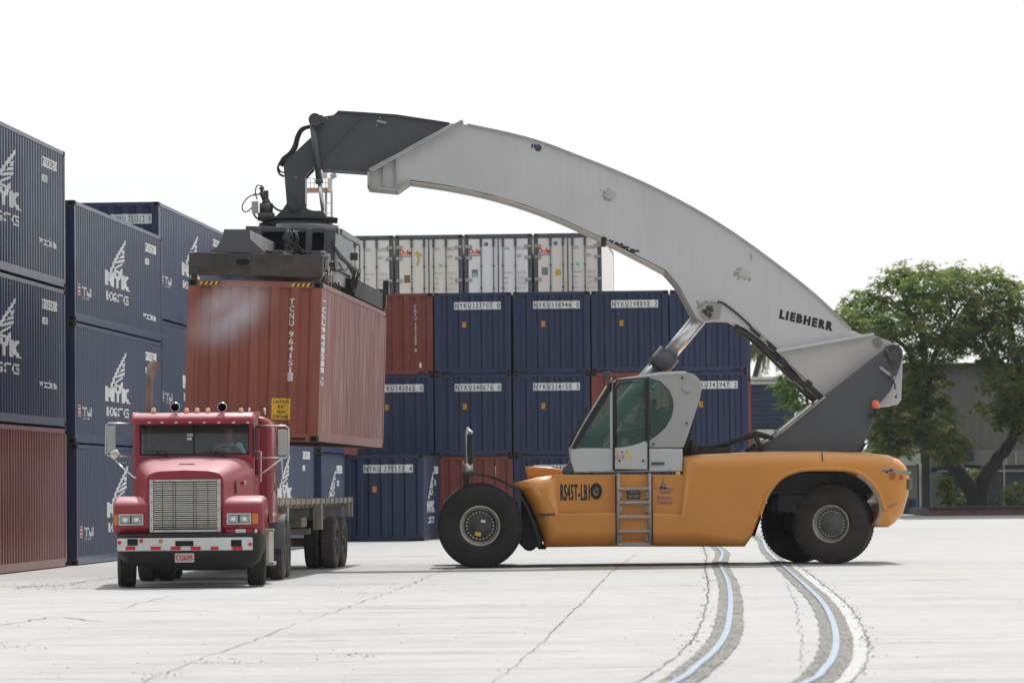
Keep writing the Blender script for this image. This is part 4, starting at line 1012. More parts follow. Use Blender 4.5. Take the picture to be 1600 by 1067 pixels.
# base plate of the boom
bp_ = MB(); bp_.ppx([(1212, 546), (1366, 519.5), (1366, 523.5), (1216, 550)], BN - .16, BF + .16); bp_.build('base_rib', M_whitep, bo)
bb = MB(); bb.ppx([(1214, 548), (1364, 523), (1392, 535), (1374, 553), (1330, 590), (1289, 621)], BN - .035, BF + .035); bb.build('base_plate', mat('boom_base_paint', (.52, .505, .49), .5, var=.05, dirt=.2), bo)
MB().cyl(P(1371, 534.5, BN - .06), P(1371, 534.5, BN), .10, 16).build('pivot_cap', M_pale, bo)
wr = MB(); wr.ppx([(1392, 536), (1405, 537), (1413, 550), (1413, 572), (1411, 624), (1406, 631), (1396, 633), (1374, 634), (1385, 600), (1398, 578)], 77.0, 78.8); wr.v = [Vector((v.x, 77.36 if v.y < 77.5 else 78.44, v.z)) for v in wr.v]; wr.build('rear_shield', M_whitep, stk)
# pivot tower
tw = MB()
tower = [(1161, 706), (1183, 695.5), (1215, 676), (1247, 651), (1279, 625), (1320, 593.5), (1377, 549), (1384, 540), (1394, 536.5), (1404, 538), (1410, 546), (1411, 557), (1406, 575), (1392, 610), (1371, 635), (1361, 668), (1344, 706)]
tw.rprism(px(tower, 77.05), 77.05, 77.3, .02, seg=2); tw.rprism(px(tower, 77.05), 78.5, 78.75, .02, seg=2)
p0, p1 = P(1340, 640, 77.9), P(1330, 705, 77.9)
tw.ppx([(1240, 705), (1290, 640), (1330, 640), (1340, 705)], 77.3, 78.5)
two = tw.build('boom_support', M_dgrey, stk)
ip = MB(); ip.ppx([(1380, 552), (1386, 543.5), (1396, 540), (1406, 544), (1409, 556), (1404, 572), (1396, 579), (1388, 566)], 77.035, 77.07); ip.build('pivot_plate', M_rusty, two)
bb = MB()
for k in range(12): bb.cyl(P(1383 + random.uniform(0, 20), 545 + random.uniform(0, 24), 77.0), P(1393, 558, 77.05) * 0 + P(1383 + random.uniform(4, 20), 545 + random.uniform(4, 24), 77.04), .015, 6)
bb.cyl(P(1396, 556, 77.0), P(1396, 556, 77.05), .1, 16); bb.build('pivot_pin', M_hub, two)
MB().tube(catmull([P(a, b, 77.02) for a, b in ((1181, 698), (1216, 678.5), (1248, 653.5), (1280, 627.5), (1290, 619.5))], 4), .022, 6).build('edge_rail', M_pale, two)
hr = MB()
hr.tube(catmull([P(a, b, 76.98) for a, b in ((1214, 676), (1245, 650.5), (1268, 632))], 4), .020, 6); hr.tube([P(1272, 629, 76.98), P(1278, 624.5, 76.98)], .02, 6)
hr.tube([P(1166, 703.5, 76.98), P(1180, 696.5, 76.98)], .02, 6); hr.tube([P(1190, 692, 76.98), P(1200, 686.5, 76.98)], .02, 6); hr.build('hand_rail', mat('white_rail', (.66, .66, .64), .4), two)
bk_ = MB(); bk_.cbox(P(1387, 583, 77.0), (.40, .05, .06), .015, Matrix.Rotation(R(38), 3, 'Y')); bk_.build('lamp_bracket', M_pale, two)
bk_ = MB(); bk_.tube([P(1392, 588, 77), P(1398, 600, 77), P(1399, 608, 77)], .02, 6); bk_.cbox(P(1393, 590, 77), (.08, .08, .12), .02); bk_.build('rear_lamp', M_hub, two)
bl = MB(); bl.lathe([(.001, -.13), (.05, -.125), (.075, -.09), (.085, .0), (.085, .03), (.001, .03)], Matrix.Translation(P(1368, 635, 76.95)) @ Matrix.Rotation(R(90), 4, 'Y'), 20); bl.build('beacon', M_amber, stk)
bl = MB(); bl.cyl(P(1368, 640, 76.95), P(1367, 650, 76.95), .03, 8); bl.cbox(P(1366, 650, 76.98), (.22, .12, .05), .01); bl.build('beacon_mount', M_frame, stk)
for a, b, m_ in ((1400, 620, M_navyp), (1393, 618, M_yel), (1402, 616, M_steel)): MB().cyl(P(a, b, 76.97), P(a, b, 77.02), .03, 8).build('valve_knob', m_, stk)
MB().tube(catmull([P(1344, 706, 77.0), P(1347, 700, 77.0), P(1352, 692, 77)], 3), .03, 6).build('rear_hose', M_hose, stk)
# lift cylinders
for yy in (77.72, 78.12):
    A = P(1100, 489, yy); B_ = P(1040, 560, yy); C_ = P(935, 684, yy)
    c_ = MB(); c_.cyl(P(1030, 572, yy), P(930, 690, yy), .20, 24); c_.cyl(P(1047, 552, yy), P(1028, 574.5, yy), .245, 24); cy = c_.build('lift_cylinder', M_dgrey, stk)
    r_ = MB(); r_.cyl(A, P(1045, 555, yy), .155, 24); r_.build('piston_rod', M_chrome, cy)
lug = MB(); lug.cyl(P(1107, 486, BN - .06), P(1107, 486, BF + .06), .17, 20); lug.ppx([(1097, 480), (1112, 470), (1127, 480), (1125, 497), (1100, 501)], BN - .03, BN + .02); lug.build('cylinder_lug', M_pale, bo)
lg = MB()
for k in range(9):
    a = P(1107 + random.uniform(-9, 9), 484 + random.uniform(-10, 10), BN - .05); lg.cbox(a, (random.uniform(.05, .14), .05, random.uniform(.05, .14)), .015, Matrix.Rotation(random.uniform(0, 3), 3, 'Y'))
lg.build('pin_fitting', M_rusty, bo)
# pipes and hoses along the boom's underside
hs = MB()
hs.tube(catmull([P(a, b, BN - .04) for a, b in ((1121, 472), (1130, 474), (1150, 489), (1173, 510), (1172, 514))], 4), .022, 6)
for k in range(5):
    o = k * 2.4
    hs.tube(catmull([P(a - o * .6 + random.uniform(-1, 1), b + o + random.uniform(-1, 1), BN + .1 + .12 * k) for a, b in ((1150, 506), (1172, 517), (1195, 536), (1215, 556), (1240, 582), (1262, 604), (1286, 625))], 4), .03, 6)
for a, b, w_, h_ in ((1222, 566, .16, .12), (1236, 588, .2, .14), (1262, 600, .14, .14), (1206, 543, .2, .1), (1180, 520, .25, .07), (1250, 598, .3, .12), (1272, 612, .32, .10)):
    hs.cbox(P(a, b, BN + .05), (w_, .3, h_), .02, Matrix.Rotation(R(42), 3, 'Y'))
hs.build('hydraulic_line', M_hose, bo)
pp = MB()
for a, b, w_ in ((1190, 526, .5), (1204, 540, .3), (1262, 598, .16), (1225, 556, .14)): pp.cbox(P(a, b, BN + .02), (w_, .1, .09), .02, Matrix.Rotation(R(42), 3, 'Y'))
pp.build('pipe_clamp', M_pale, bo)
# engine bay clutter behind the cab
eb = MB()
eb.cyl(P(1078, 700, 76.6), P(1090, 698, 76.6), .17, 14); eb.box(P(1100, 707, 77.2), (1.0, 1.2, .2))
eb.tube(catmull([P(a, b, 76.7) for a, b in ((1075, 700), (1110, 698), (1140, 690), (1165, 681), (1180, 677), (1195, 680), (1208, 685))], 4), .045, 8)
eb.tube(catmull([P(a, b, 77.0) for a, b in ((1075, 704), (1115, 700), (1150, 690), (1180, 680), (1200, 684))], 4), .04, 8)
eb.tube([P(1180, 678, 76.7), P(1187, 697, 76.7), P(1192, 704, 76.7)], .05, 8); eb.tube([P(1120, 700, 76.8), P(1122, 706, 76.8)], .06, 8); eb.tube([P(1165, 706, 76.8), P(1180, 694, 76.8)], .04, 8)
eb.tube([P(1087, 640, C0 + .2), P(1076, 680, C0 + .2), P(1072, 704, C0 + .2)], .06, 8)
eb.build('engine_piping', M_frame, stk)
MB().box(P(1088, 630, C0 + .1), (.05, .05, .1)).build('side_marker', mat('marker_amber', (.5, .22, .04), .4), stk)
# ---- telescoped boom section and head
IN0, IN1 = 77.55, 78.25
ib = MB(); ib.ppx([(730, 199), (702, 193), (660, 185), (620, 180.5), (569, 177), (527.5, 174.5), (521, 180), (502, 183), (487, 190), (487, 214), (447, 251), (443, 259), (448, 318), (461, 332), (477, 318), (477, 276), (491, 259), (502, 262), (575, 267.5), (640, 272), (660, 230)], IN0, IN1)
ibo = ib.build('boom_extension', M_dgrey, stk)
e_ = MB(); e_.ppx([(569, 177), (571.5, 177), (505, 247), (498, 260), (490, 260), (503, 243)], IN0 - .03, IN0); e_.build('weld_plate', M_dgrey, ibo)
fl = MB(); fl.ppx([(502, 262), (575, 267.5), (575, 269.5), (502, 264.5)], IN0 - .05, IN1 + .05); fl.ppx([(527.5, 173), (569, 175.5), (620, 179), (702, 191.5), (702, 193.5), (620, 181.5), (569, 178), (527.5, 175.5)], IN0 - .05, IN1 + .05); fl.build('flange', M_dgrey, ibo)
MB().cbox(P(596, 191, IN0 - .02), (.2, .06, .05), .015, Matrix.Rotation(R(15), 3, 'Y')).build('lug_handle', M_steel, ibo)
bt = MB()
for a, b in ((594, 184), (589, 196), (511, 184.5), (494, 245)): bt.cyl(P(a, b, IN0 - .02), P(a, b, IN0), .018, 8)
bt.cyl(P(462.5, 277, IN0 - .02), P(462.5, 277, IN0), .02, 8); bt.build('bolt', M_pale, ibo)
pv = MB(); pv.cyl(P(492, 187, IN0 - .25), P(492, 187, IN0 + .1), .13, 18); pv.ppx([(484, 181), (504, 180), (506, 192), (488, 196)], IN0 - .2, IN0); pv.build('head_pin', M_hub, ibo)
cy = MB(); cy.cyl(P(488, 190, IN0 - .15), P(499, 284, IN0 - .15), .064, 16); cy.cyl(P(498, 280, IN0 - .15), P(499.5, 287, IN0 - .15), .08, 16); cyo = cy.build('tilt_cylinder', M_dgrey, stk)
MB().cyl(P(499, 284, IN0 - .15), P(505, 330, IN0 - .15), .042, 14).build('piston_rod', M_chrome, cyo)
hd = MB(); hd.cyl(P(461, 320, IN0 - .22), P(461, 320, IN1 + .22), .165, 28); hd.cyl(P(461, 320, IN0 - .25), P(461, 320, IN0 - .2), .12, 24); hd.build('pivot_boss', M_hub, ibo)
rt = MB(); rt.ppx([(422, 341), (432, 337), (441, 328), (448, 318), (455, 310), (467, 310), (474, 318), (481, 327), (490, 329.5), (505, 329.5), (511, 341), (508, 345), (422, 345)], IN0 - .18, IN0 - .06)
rt.ppx([(422, 341), (432, 337), (441, 328), (448, 318), (455, 310), (467, 310), (474, 318), (481, 327), (490, 329.5), (505, 329.5), (511, 341), (508, 345), (422, 345)], IN1 + .06, IN1 + .18)
rt.build('rotator_frame', M_dgrey, stk)
RC = P(462, 350, 77.6); RX = RC.x
sl = MB(); Mz = Matrix.Translation((RX, 77.6, RC.z)) @ Matrix.Rotation(R(-90), 4, 'Y')
sl.lathe([(.3, .10), (.70, .10), (.71, .06), (.66, .055), (.66, .02), (.74, .015), (.745, -.08), (.69, -.085), (.69, -.13), (.3, -.13)], Mz, 48); sl.build('slewing_ring', M_frame, stk)
gt = MB()
for k in range(72):
    a = 6.283 * k / 72; c = Vector((RX + .7 * math.cos(a), 77.6 + .7 * math.sin(a), RC.z - .14)); gt.box(c, (.05, .03, .07), Matrix.Rotation(a, 3, 'Z'))
gt.build('ring_teeth', M_frame, stk)
MB().cbox(P(519, 344, 77.1), (.22, .2, .11), .02, Matrix.Rotation(R(8), 3, 'Y')).build('work_lamp', M_frame, stk)
mt_ = MB(); q = P(416, 770, 77.3); 
mt_.cyl(P(416, 345, 77.2), P(416, 333, 77.2), .17, 16); mt_.cyl(P(416, 333, 77.2), P(416, 318, 77.2), .135, 16); mt_.cyl(P(416, 318, 77.2), P(416, 310, 77.2), .10, 16, .05); mt_.cyl(P(414, 312, 77.2), P(409, 300, 77.2), .06, 10); mt_.cbox(P(416, 304, 77.2), (.09, .12, .16), .02); mt_.cyl(P(409, 302, 77.2), P(409, 290, 77.2), .03, 8)
mt_.cbox(P(409, 295, 77.2), (.10, .05, .05), .01); mt_.build('slewing_motor', M_hub, stk)
MB().cbox(P(398.5, 324, 77.15), (.13, .16, .24), .02).build('junction_box', M_beige, stk)
hz_ = MB()
hz_.tube(catmull([P(a, b, 77.1) for a, b in ((400, 305), (390, 307), (380, 318), (379, 328), (386, 331), (396, 322))], 5), .012, 6)
hz_.tube(catmull([P(a, b, 77.1) for a, b in ((409, 291), (402, 290), (399, 300), (402, 312))], 5), .012, 6)
hz_.tube(catmull([P(a, b, 77.1) for a, b in ((424, 320), (432, 327), (440, 330))], 5), .022, 6)
hz_.tube([P(396, 334, 77.15), P(400, 340, 77.15), P(406, 344, 77.2)], .02, 6); hz_.box(P(401, 304, 77.2), (.14, .03, .025))
hz_.build('motor_hose', M_hose, stk)
bh = MB()
for k in range(6):
    o = k * 1.6
    bh.tube(catmull([P(a + random.uniform(-1.5, 1.5) + o * .6, b + random.uniform(-1.5, 1.5) + o * .4, IN0 - .1 + .1 * k) for a, b in ((486, 196), (471, 200), (463, 212), (460, 226), (453, 238), (442, 248), (437, 258))], 5), .018, 6)
bh.tube(catmull([P(a, b, IN0 - .05) for a, b in ((440, 252), (434, 262), (437, 272), (444, 276))], 5), .022, 6); bh.tube(catmull([P(a, b, IN0 - .05) for a, b in ((444, 244), (435, 258), (438, 268), (446, 270))], 5), .016, 6)
bh.tube([P(490, 266, 77.9), P(478, 278, 77.9)], .03, 6)
bh.build('head_hose', M_hose, ibo)
# ---- spreader frame on the lifted container (built along the container's own axes)
HR = HM.to_4x4()
def hbox(mb, c, d, ch=.012, mi=0, rot=None):
    q = HM if rot is None else HM @ rot
    return mb.cbox(HW(*c), d, ch, q, mi)
def hprism_xz(mb, pts, y0, y1, mi=0):
    n = len(pts); vs = [HW(x, y0, z) for x, z in pts] + [HW(x, y1, z) for x, z in pts]
    return mb.add(vs, [list(range(n)), list(range(2 * n - 1, n - 1, -1))] + [(i, i + n, (i + 1) % n + n, (i + 1) % n) for i in range(n)], mi)
T = HC
sp0 = MB(); cyy = L40 / 2
hbox(sp0, (0, cyy, T + .62), (1.30, 5.2, .08)); hbox(sp0, (0, cyy, T + .20), (1.30, 5.6, .08))
for x in (-.62, -.02, .62): hbox(sp0, (x, cyy, T + .41), (.06, 5.6, .40))
spo = sp0.build('spreader', M_dgrey, stk)
for y, nm in ((.09, 'near'), (L40 - .09, 'far')):
    eb_ = MB(); hbox(eb_, (0, y, T + .285), (2.44, .24, .40), .02); ebo = eb_.build('end_beam', M_rusty, spo)
    ho = MB()
    if nm == 'near':
        pts = [(-.23 + .055 * math.cos(R(90 + k * 18)) - .065, T + .33 + .055 * math.sin(R(90 + k * 18))) for k in range(11)] + [(-.23 + .055 * math.cos(R(-90 + k * 18)) + .065, T + .33 + .055 * math.sin(R(-90 + k * 18))) for k in range(11)]
        hprism_xz(ho, pts, y - .124, y - .121); ho.build('slot', M_hole, spo)
        ss = MB(); hbox(ss, (0, y - .10, T + .475), (2.42, .05, .02), .005); hbox(ss, (0, y - .10, T + .10), (2.42, .05, .02), .005); ss.build('beam_edge', M_rusty, spo)
    for sx in (-1, 1):
        tl_ = MB(); hbox(tl_, (sx * (W2 - .09), y, T + .06), (.10, .12, .12), .01); hbox(tl_, (sx * (W2 - .09), y, T + .12), (.18, .2, .07), .01); hbox(tl_, (sx * (W2 - .09), y - .125 if nm == 'near' else y, T + .15), (.15, .02, .10), .008, mi=1)
        tl_.build('twistlock', [M_rusty, M_casting], spo)
        gd = MB(); hbox(gd, (sx * (W2 - .02), y + .0, T + .52), (.12, .16, .30) if nm == 'far' else (.10, .14, .02), .015); gd.build('corner_guide', M_frame, spo)
# trapezoid bracket on the near beam
tz = MB(); hprism_xz(tz, [(-.86, T + .50), (-.72, T + .60), (-.62, T + .78), (-.60, T + .92), (-.13, T + .93), (-.12, T + .76), (.18, T + .50)], .02, .10); tz.build('gusset_plate', M_dgrey, spo)
tz = MB(); hprism_xz(tz, [(-.86, T + .50), (-.72, T + .60), (-.62, T + .78), (-.60, T + .92), (-.13, T + .93), (-.12, T + .76), (.18, T + .50)], L40 - .10, L40 - .02); tz.build('gusset_plate', M_dgrey, spo)
for sx, y0, y1 in ((-.33, .1, cyy), (.30, cyy, L40 - .1)):
    tb = MB(); hbox(tb, (sx, (y0 + y1) / 2, T + .72), (.40, y1 - y0, .40), .015); tb.build('telescopic_beam', M_pale, spo)
# second pair of telescopic beams low down, plus main frame portal under the slewing ring
for sx in (-.33, .30):
    for y0, y1 in ((.2, 3.2), (L40 - 3.2, L40 - .2)):
        tb = MB(); hbox(tb, (sx, (y0 + y1) / 2, T + .40), (.34, y1 - y0, .34), .015); tb.build('inner_beam', M_rusty, spo)
mf = MB()
for (x, w_) in ((-.05, .10), (.36, .12), (.74, .18), (-.60, .1)): hbox(mf, (x + .18, 3.6, T + .82), (w_, .25, .74), .015)
hbox(mf, (.2, cyy, T + 1.20), (1.75, 3.4, .12)); hbox(mf, (.2, 3.75, T + 1.17), (1.78, .3, .10)); hbox(mf, (.99, cyy - 1.0, T + .82), (.12, 3.2, .74)); hbox(mf, (-.6, cyy, T + .82), (.1, 3.2, .74)); mf.cyl(HW(.2, cyy, T + 1.2), HW(.2, cyy, T + 1.42), .62, 28)
for k in range(6): hbox(mf, (.20 + .07 * k, 3.4, T + .60 + .03 * (k % 3)), (.07, .2, .08), .01)
hbox(mf, (.15, 3.1, T + .62), (.26, .25, .22)); hbox(mf, (.75, 3.2, T + .62), (.2, .3, .24))
mf.build('main_frame', M_dgrey, spo)
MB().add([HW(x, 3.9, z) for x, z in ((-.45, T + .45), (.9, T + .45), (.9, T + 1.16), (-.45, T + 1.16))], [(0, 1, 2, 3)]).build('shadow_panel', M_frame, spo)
hs = MB(); rnd = random.Random(3)
for k in range(9):
    x0 = .25 + rnd.uniform(-.15, .15); z0 = T + 1.12
    hs.tube(catmull([HW(x0, 3.2, z0), HW(x0 + rnd.uniform(-.1, .1), 3.1, z0 - .15), HW(x0 + rnd.uniform(-.15, .15), 3.1, z0 - .3), HW(x0 + rnd.uniform(0, .3), 3.15, z0 - .42)], 5), .014, 6)
for k in range(7):
    o = k * .05
    hs.tube(catmull([HW(.98 + o * .5, 3.4, T + .95 - o), HW(1.12 + o, 3.8 + o, T + .72 - o), HW(1.22 + o * .6, 4.6 + o, T + .5), HW(1.26 + rnd.uniform(-.05, .05), 5.2, T + .22), HW(1.20, 5.6, T + .12), HW(1.12, 6.0, T + .25), HW(1.0, 6.4, T + .5)], 6), .017, 6)
for k in range(10):
    p = (1.02 + rnd.uniform(-.12, .2), 2.4 + rnd.uniform(-1, 1.2), T + .3 + rnd.uniform(-.15, .25)); hs.tube(catmull([HW(*p), HW(p[0] + rnd.uniform(-.15, .15), p[1] + .1, p[2] - .15), HW(p[0] + rnd.uniform(-.1, .2), p[1] + .2, p[2] + rnd.uniform(-.2, .1))], 5), .014, 6)
hs.build('spreader_hose', M_hose, spo)
vb = MB()
for k in range(14): hbox(vb, (1.0 + rnd.uniform(-.12, .15), 2.3 + rnd.uniform(-1.2, 1.4), T + .35 + rnd.uniform(-.18, .35)), (rnd.uniform(.06, .16), rnd.uniform(.08, .2), rnd.uniform(.05, .14)), .012, mi=k % 2)
hbox(vb, (1.32, 4.4, T + .73), (.14, .2, .14), .015, mi=1); vb.build('valve_block', [M_steel, M_rusty], spo)
sd_ = MB(); hbox(sd_, (.95, 5.0, T + .45), (.06, 4.0, .5), .01); sd_.build('side_plate', M_pale, spo)
bl_ = MB(); hbox(bl_, (1.0, 8.9, T + .22), (.35, 5.6, .36), .02); bl_.build('side_beam', M_frame, spo)
rd = MB(); rd.tube([HW(1.13, 1.8, T + .35), HW(1.13, 1.8, T - .05)], .012, 6); rd.tube([HW(1.18, 1.8, T + .35), HW(1.18, 1.8, T - .05)], .012, 6); rd.build('signal_rod', M_steel, spo)
# ------------------------------------------------------------------ red tractor, facing the camera
M_red = mat('truck_red_paint', (.245, .009, .021), .40, toplit=.75, toplit_col=(.72, .42, .44), var=.10, nscale=1.2, coat=.28, dirt=.06, dirtcol=(.36, .08, .09), streak=.08, streakcol=(.42, .14, .15))  # hood and wing tops painted as sunlit, partly chalked red
M_red.node_tree.nodes['Principled BSDF'].inputs['Coat Roughness'].default_value = .26
M_redd = mat('truck_red_side_paint', (.25, .010, .022), .38, var=.08, nscale=1.5, coat=.4, dirt=.15, dirtcol=(.28, .09, .09))
M_chr = mat('dull_chrome_trim', (.60, .60, .58), .28, .85, var=.12, nscale=6, dirt=.25, dirtcol=(.3, .28, .24))
M_bumpw = mat('white_bumper_strip', (.60, .61, .60), .45, var=.06, nscale=3, dirt=.35, dirtcol=(.35, .33, .3), rust=.2)
M_bumpb = mat('black_bumper', (.007, .007, .008), .5, var=.2, nscale=3, dirt=.3, dirtcol=(.02, .019, .018), spec=.35)
M_lens = mat('headlamp_lens', (.34, .37, .37), .08, .35, var=.35, nscale=22, coat=1)
M_amb = mat('amber_lens', (.55, .17, .02), .2, var=.1, coat=.8)
M_peach = mat('faded_marker_lens', (.62, .36, .25), .35, var=.15, nscale=8)
M_refl = mat('red_reflector_tape', (.45, .015, .03), .35, var=.1)
M_grv = mat('grille_dark', (.016, .012, .012), .8)
M_mirb = mat('mirror_back_grey', (.40, .41, .40), .4, .4, var=.08, dirt=.2)
M_mglass = mat('mirror_glass', (.72, .73, .73), .04, 1.)
M_exh = mat('rusty_exhaust', (.20, .155, .125), .75, .3, var=.4, nscale=4, rust=.7, rustcol=(.10, .05, .03))
M_wglass = glass('windscreen_glass', (.70, .74, .77), .10, .11, (.24, .29, .34))
M_int = mat('cab_interior', (.05, .05, .055), .9)
M_flap = mat('grey_mudflap', (.11, .115, .12), .7, var=.2, nscale=3, dirt=.3)
M_tank = mat('dusty_step_metal', (.34, .31, .26), .65, .2, var=.2, nscale=3, dirt=.4)
M_tyt = mat('truck_tyre_rubber', (.024, .023, .023), .85, var=.25, nscale=5, dirt=.45, dirtcol=(.07, .062, .055))
M_tyd = mat('dusty_truck_tyre', (.060, .055, .050), .9, var=.25, nscale=5, dirt=.6, dirtcol=(.13, .115, .10))
XC = -5.30
trk_o = Vector((XC, 64.5, 0))
tr = empty('tractor_truck', trk_o, 0, 'red long nosed tractor truck with chrome grille facing the camera', 'truck')
def swap(mb, n0=0):
    for i in range(n0, len(mb.v)): mb.v[i] = Vector((mb.v[i].y, mb.v[i].x, mb.v[i].z))
    return mb
def xprism(pts_yz, x0, x1, r, seg=3):
    mb = MB(); mb.rprism(pts_yz, x0, x1, r, seg=seg); return swap(mb)
def loft(mb, secs, mi=0, caps=True):
    n = len(secs[0]); vs = [p for s in secs for p in s]
    mb.add(vs, [(k * n + i, k * n + i + 1, (k + 1) * n + i + 1, (k + 1) * n + i) for k in range(len(secs) - 1) for i in range(n - 1)], mi, True)
    if caps: mb.add(secs[0], [list(range(n))], mi); mb.add(secs[-1], [list(range(n))], mi)
    return mb
def road_wheel(parent, c, r, w, side, tyre_m, steer=0., rimm=None):
    """side = +1 / -1: which way the outer face looks along X"""
    M = Matrix.Translation(c) @ Matrix.Rotation(steer, 4, 'Z') @ (Matrix.Identity(4) if side < 0 else Matrix.Rotation(R(180), 4, 'Z'))
    h_ = w / 2; ri = r * .56
    hb_ = MB(); hb_.lathe([(.001, -h_ * 1.05), (.09, -h_ * 1.0), (.10, -h_ * .6), (ri * .6, -h_ * .25), (ri * .9, -h_ * .1), (ri * .97, h_ * .5), (.001, h_ * .5)], M, 28)
    for k in range(10):
        a = 6.283 * k / 10; q = M @ Vector((-h_ * .35, .17 * math.cos(a), .17 * math.sin(a))); ax = M.to_3x3() @ Vector((1, 0, 0)); hb_.cyl(q - ax * .05, q, .017, 6, mi=1)
    hub = hb_.build('wheel', [rimm or M_rusty, M_steel], parent)
    t = MB(); prof = [(ri, -h_ * .75), (ri * 1.04, -h_ * .92), (r * .75, -h_), (r * .90, -h_ * .97), (r * .965, -h_ * .86), (r * .985, -h_ * .72)]
    for g in (-.62, -.21, .21, .62): prof += [(r, h_ * (g - .1)), (r, h_ * (g - .045)), (r * .972, h_ * (g - .03)), (r * .972, h_ * (g + .03)), (r, h_ * (g + .045)), (r, h_ * (g + .1))]
    prof += [(r * .985, h_ * .8), (r * .90, h_ * .97), (r * .75, h_), (ri, h_ * .8)]
    t.lathe(prof, M, 56)
    for v in t.v:
        if v.z < .012: v.z = .012 + (v.z - .012) * .2
    t.build('tyre', tyre_m, hub)
    rm = MB(); rm.lathe([(ri * .97, h_ * .3), (ri * .95, -h_ * .6), (ri * 1.0, -h_ * .82), (ri * 1.05, -h_ * .88), (ri * 1.03, -h_ * .72)], M, 40); rm.build('rim', rimm or M_rusty, hub); return hub
# --- hood
F_ = [(226, 833), (226, 758), (227.5, 748), (232, 741), (240, 737), (252, 735), (289, 733.5), (326, 734.5), (338, 736.5), (345, 740), (349.5, 747), (351, 757), (351, 833)]
B_ = [(208, 833), (209.5, 748), (211, 735), (215, 726.5), (223, 720), (235, 716.5), (303, 713.5), (372, 715.5), (384, 719), (392, 725), (396.5, 734), (398, 748), (399, 833)]
sF = [P(a, b, 62.5) for a, b in F_]; sB = [P(a, b, 64.1) for a, b in B_]
secs = []
for k in range(8):
    t = k / 7; s = []
    for i, (a, b) in enumerate(zip(sF, sB)):
        tx = t ** .8; tz = 1 - (1 - t) ** 1.7
        s.append(Vector((a.x + (b.x - a.x) * tx, a.y + (b.y - a.y) * t, a.z + (b.z - a.z) * tz)))
    secs.append(s)
s0 = [p + (Vector((XC - .02, p.y, 1.5)) - p) * .035 + Vector((0, -.045, 0)) for p in secs[0]]
hd_ = MB(); loft(hd_, [s0, [p + Vector((0, -.03, 0)) + (Vector((XC, p.y, 1.5)) - p) * .01 for p in secs[0]]] + secs, caps=True)
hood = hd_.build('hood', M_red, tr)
MB().box(P(292, 729.5, 62.9) + Vector((0, 0, .05)), (.25, .02, .012)).build('hood_trim', M_frame, tr)
gx0, gx1 = P(234, 790, 62.44), P(345, 790, 62.44); gz0, gz1 = P(290, 831.5, 62.44).z, P(290, 749, 62.44).z
gr = MB(); gcx = (gx0.x + gx1.x) / 2; gw = gx1.x - gx0.x; gcz = (gz0 + gz1) / 2; gh = gz1 - gz0
for x, w_ in ((gx0.x + .03, .06), (gx1.x - .03, .06)): gr.cbox((x, 62.43, gcz), (w_, .06, gh), .008)
gr.cbox((gcx, 62.432, gz0 + .022), (gw - .13, .055, .044), .008); gr.cbox((gcx, 62.432, gz1 - .015), (gw - .13, .05, .03), .006)
gro = gr.build('grille', M_chr, tr)
MB().box((gcx, 62.447, gcz), (gw - .1, .008, gh - .06)).build('grille_back', M_grv, gro)
gb = MB(); nb = 22
for k in range(nb):
    z = gz0 + .06 + (gh - .10) * (k + .5) / nb; gb.cbox((gcx, 62.428, z + random.uniform(-.002, .002)), (gw - .13, .024, .0165), .003, Matrix.Rotation(R(14), 3, 'X'))
gb.build('grille_bars', mat('grille_bar_metal', (.66, .65, .61), .3, .85, var=.04, nscale=2), gro)
gb = MB()
for k in (.18, .33, .365, .62, .655, .82): gb.box((gx0.x + gw * k, 62.413, gcz), (.008, .006, gh - .1))
for sx in (-1, 1):
    for k in range(6): gb.cyl((gcx + sx * (gw / 2 - .03), 62.395, gz0 + gh * (.08 + .165 * k)), (gcx + sx * (gw / 2 - .03), 62.402, gz0 + gh * (.08 + .165 * k)), .009, 6)
gb.build('grille_rods', M_grv, gro)
vt = MB(); p = P(369, 761, 63.1); vt.box(p + Vector((.02, 0, 0)), (.03, .30, .2)); vt.build('hood_vent', M_exh, tr)
MB().cbox(P(380, 754, 63.4) + Vector((.03, 0, 0)), (.03, .2, .06), .012).build('hood_badge', M_chr, tr)
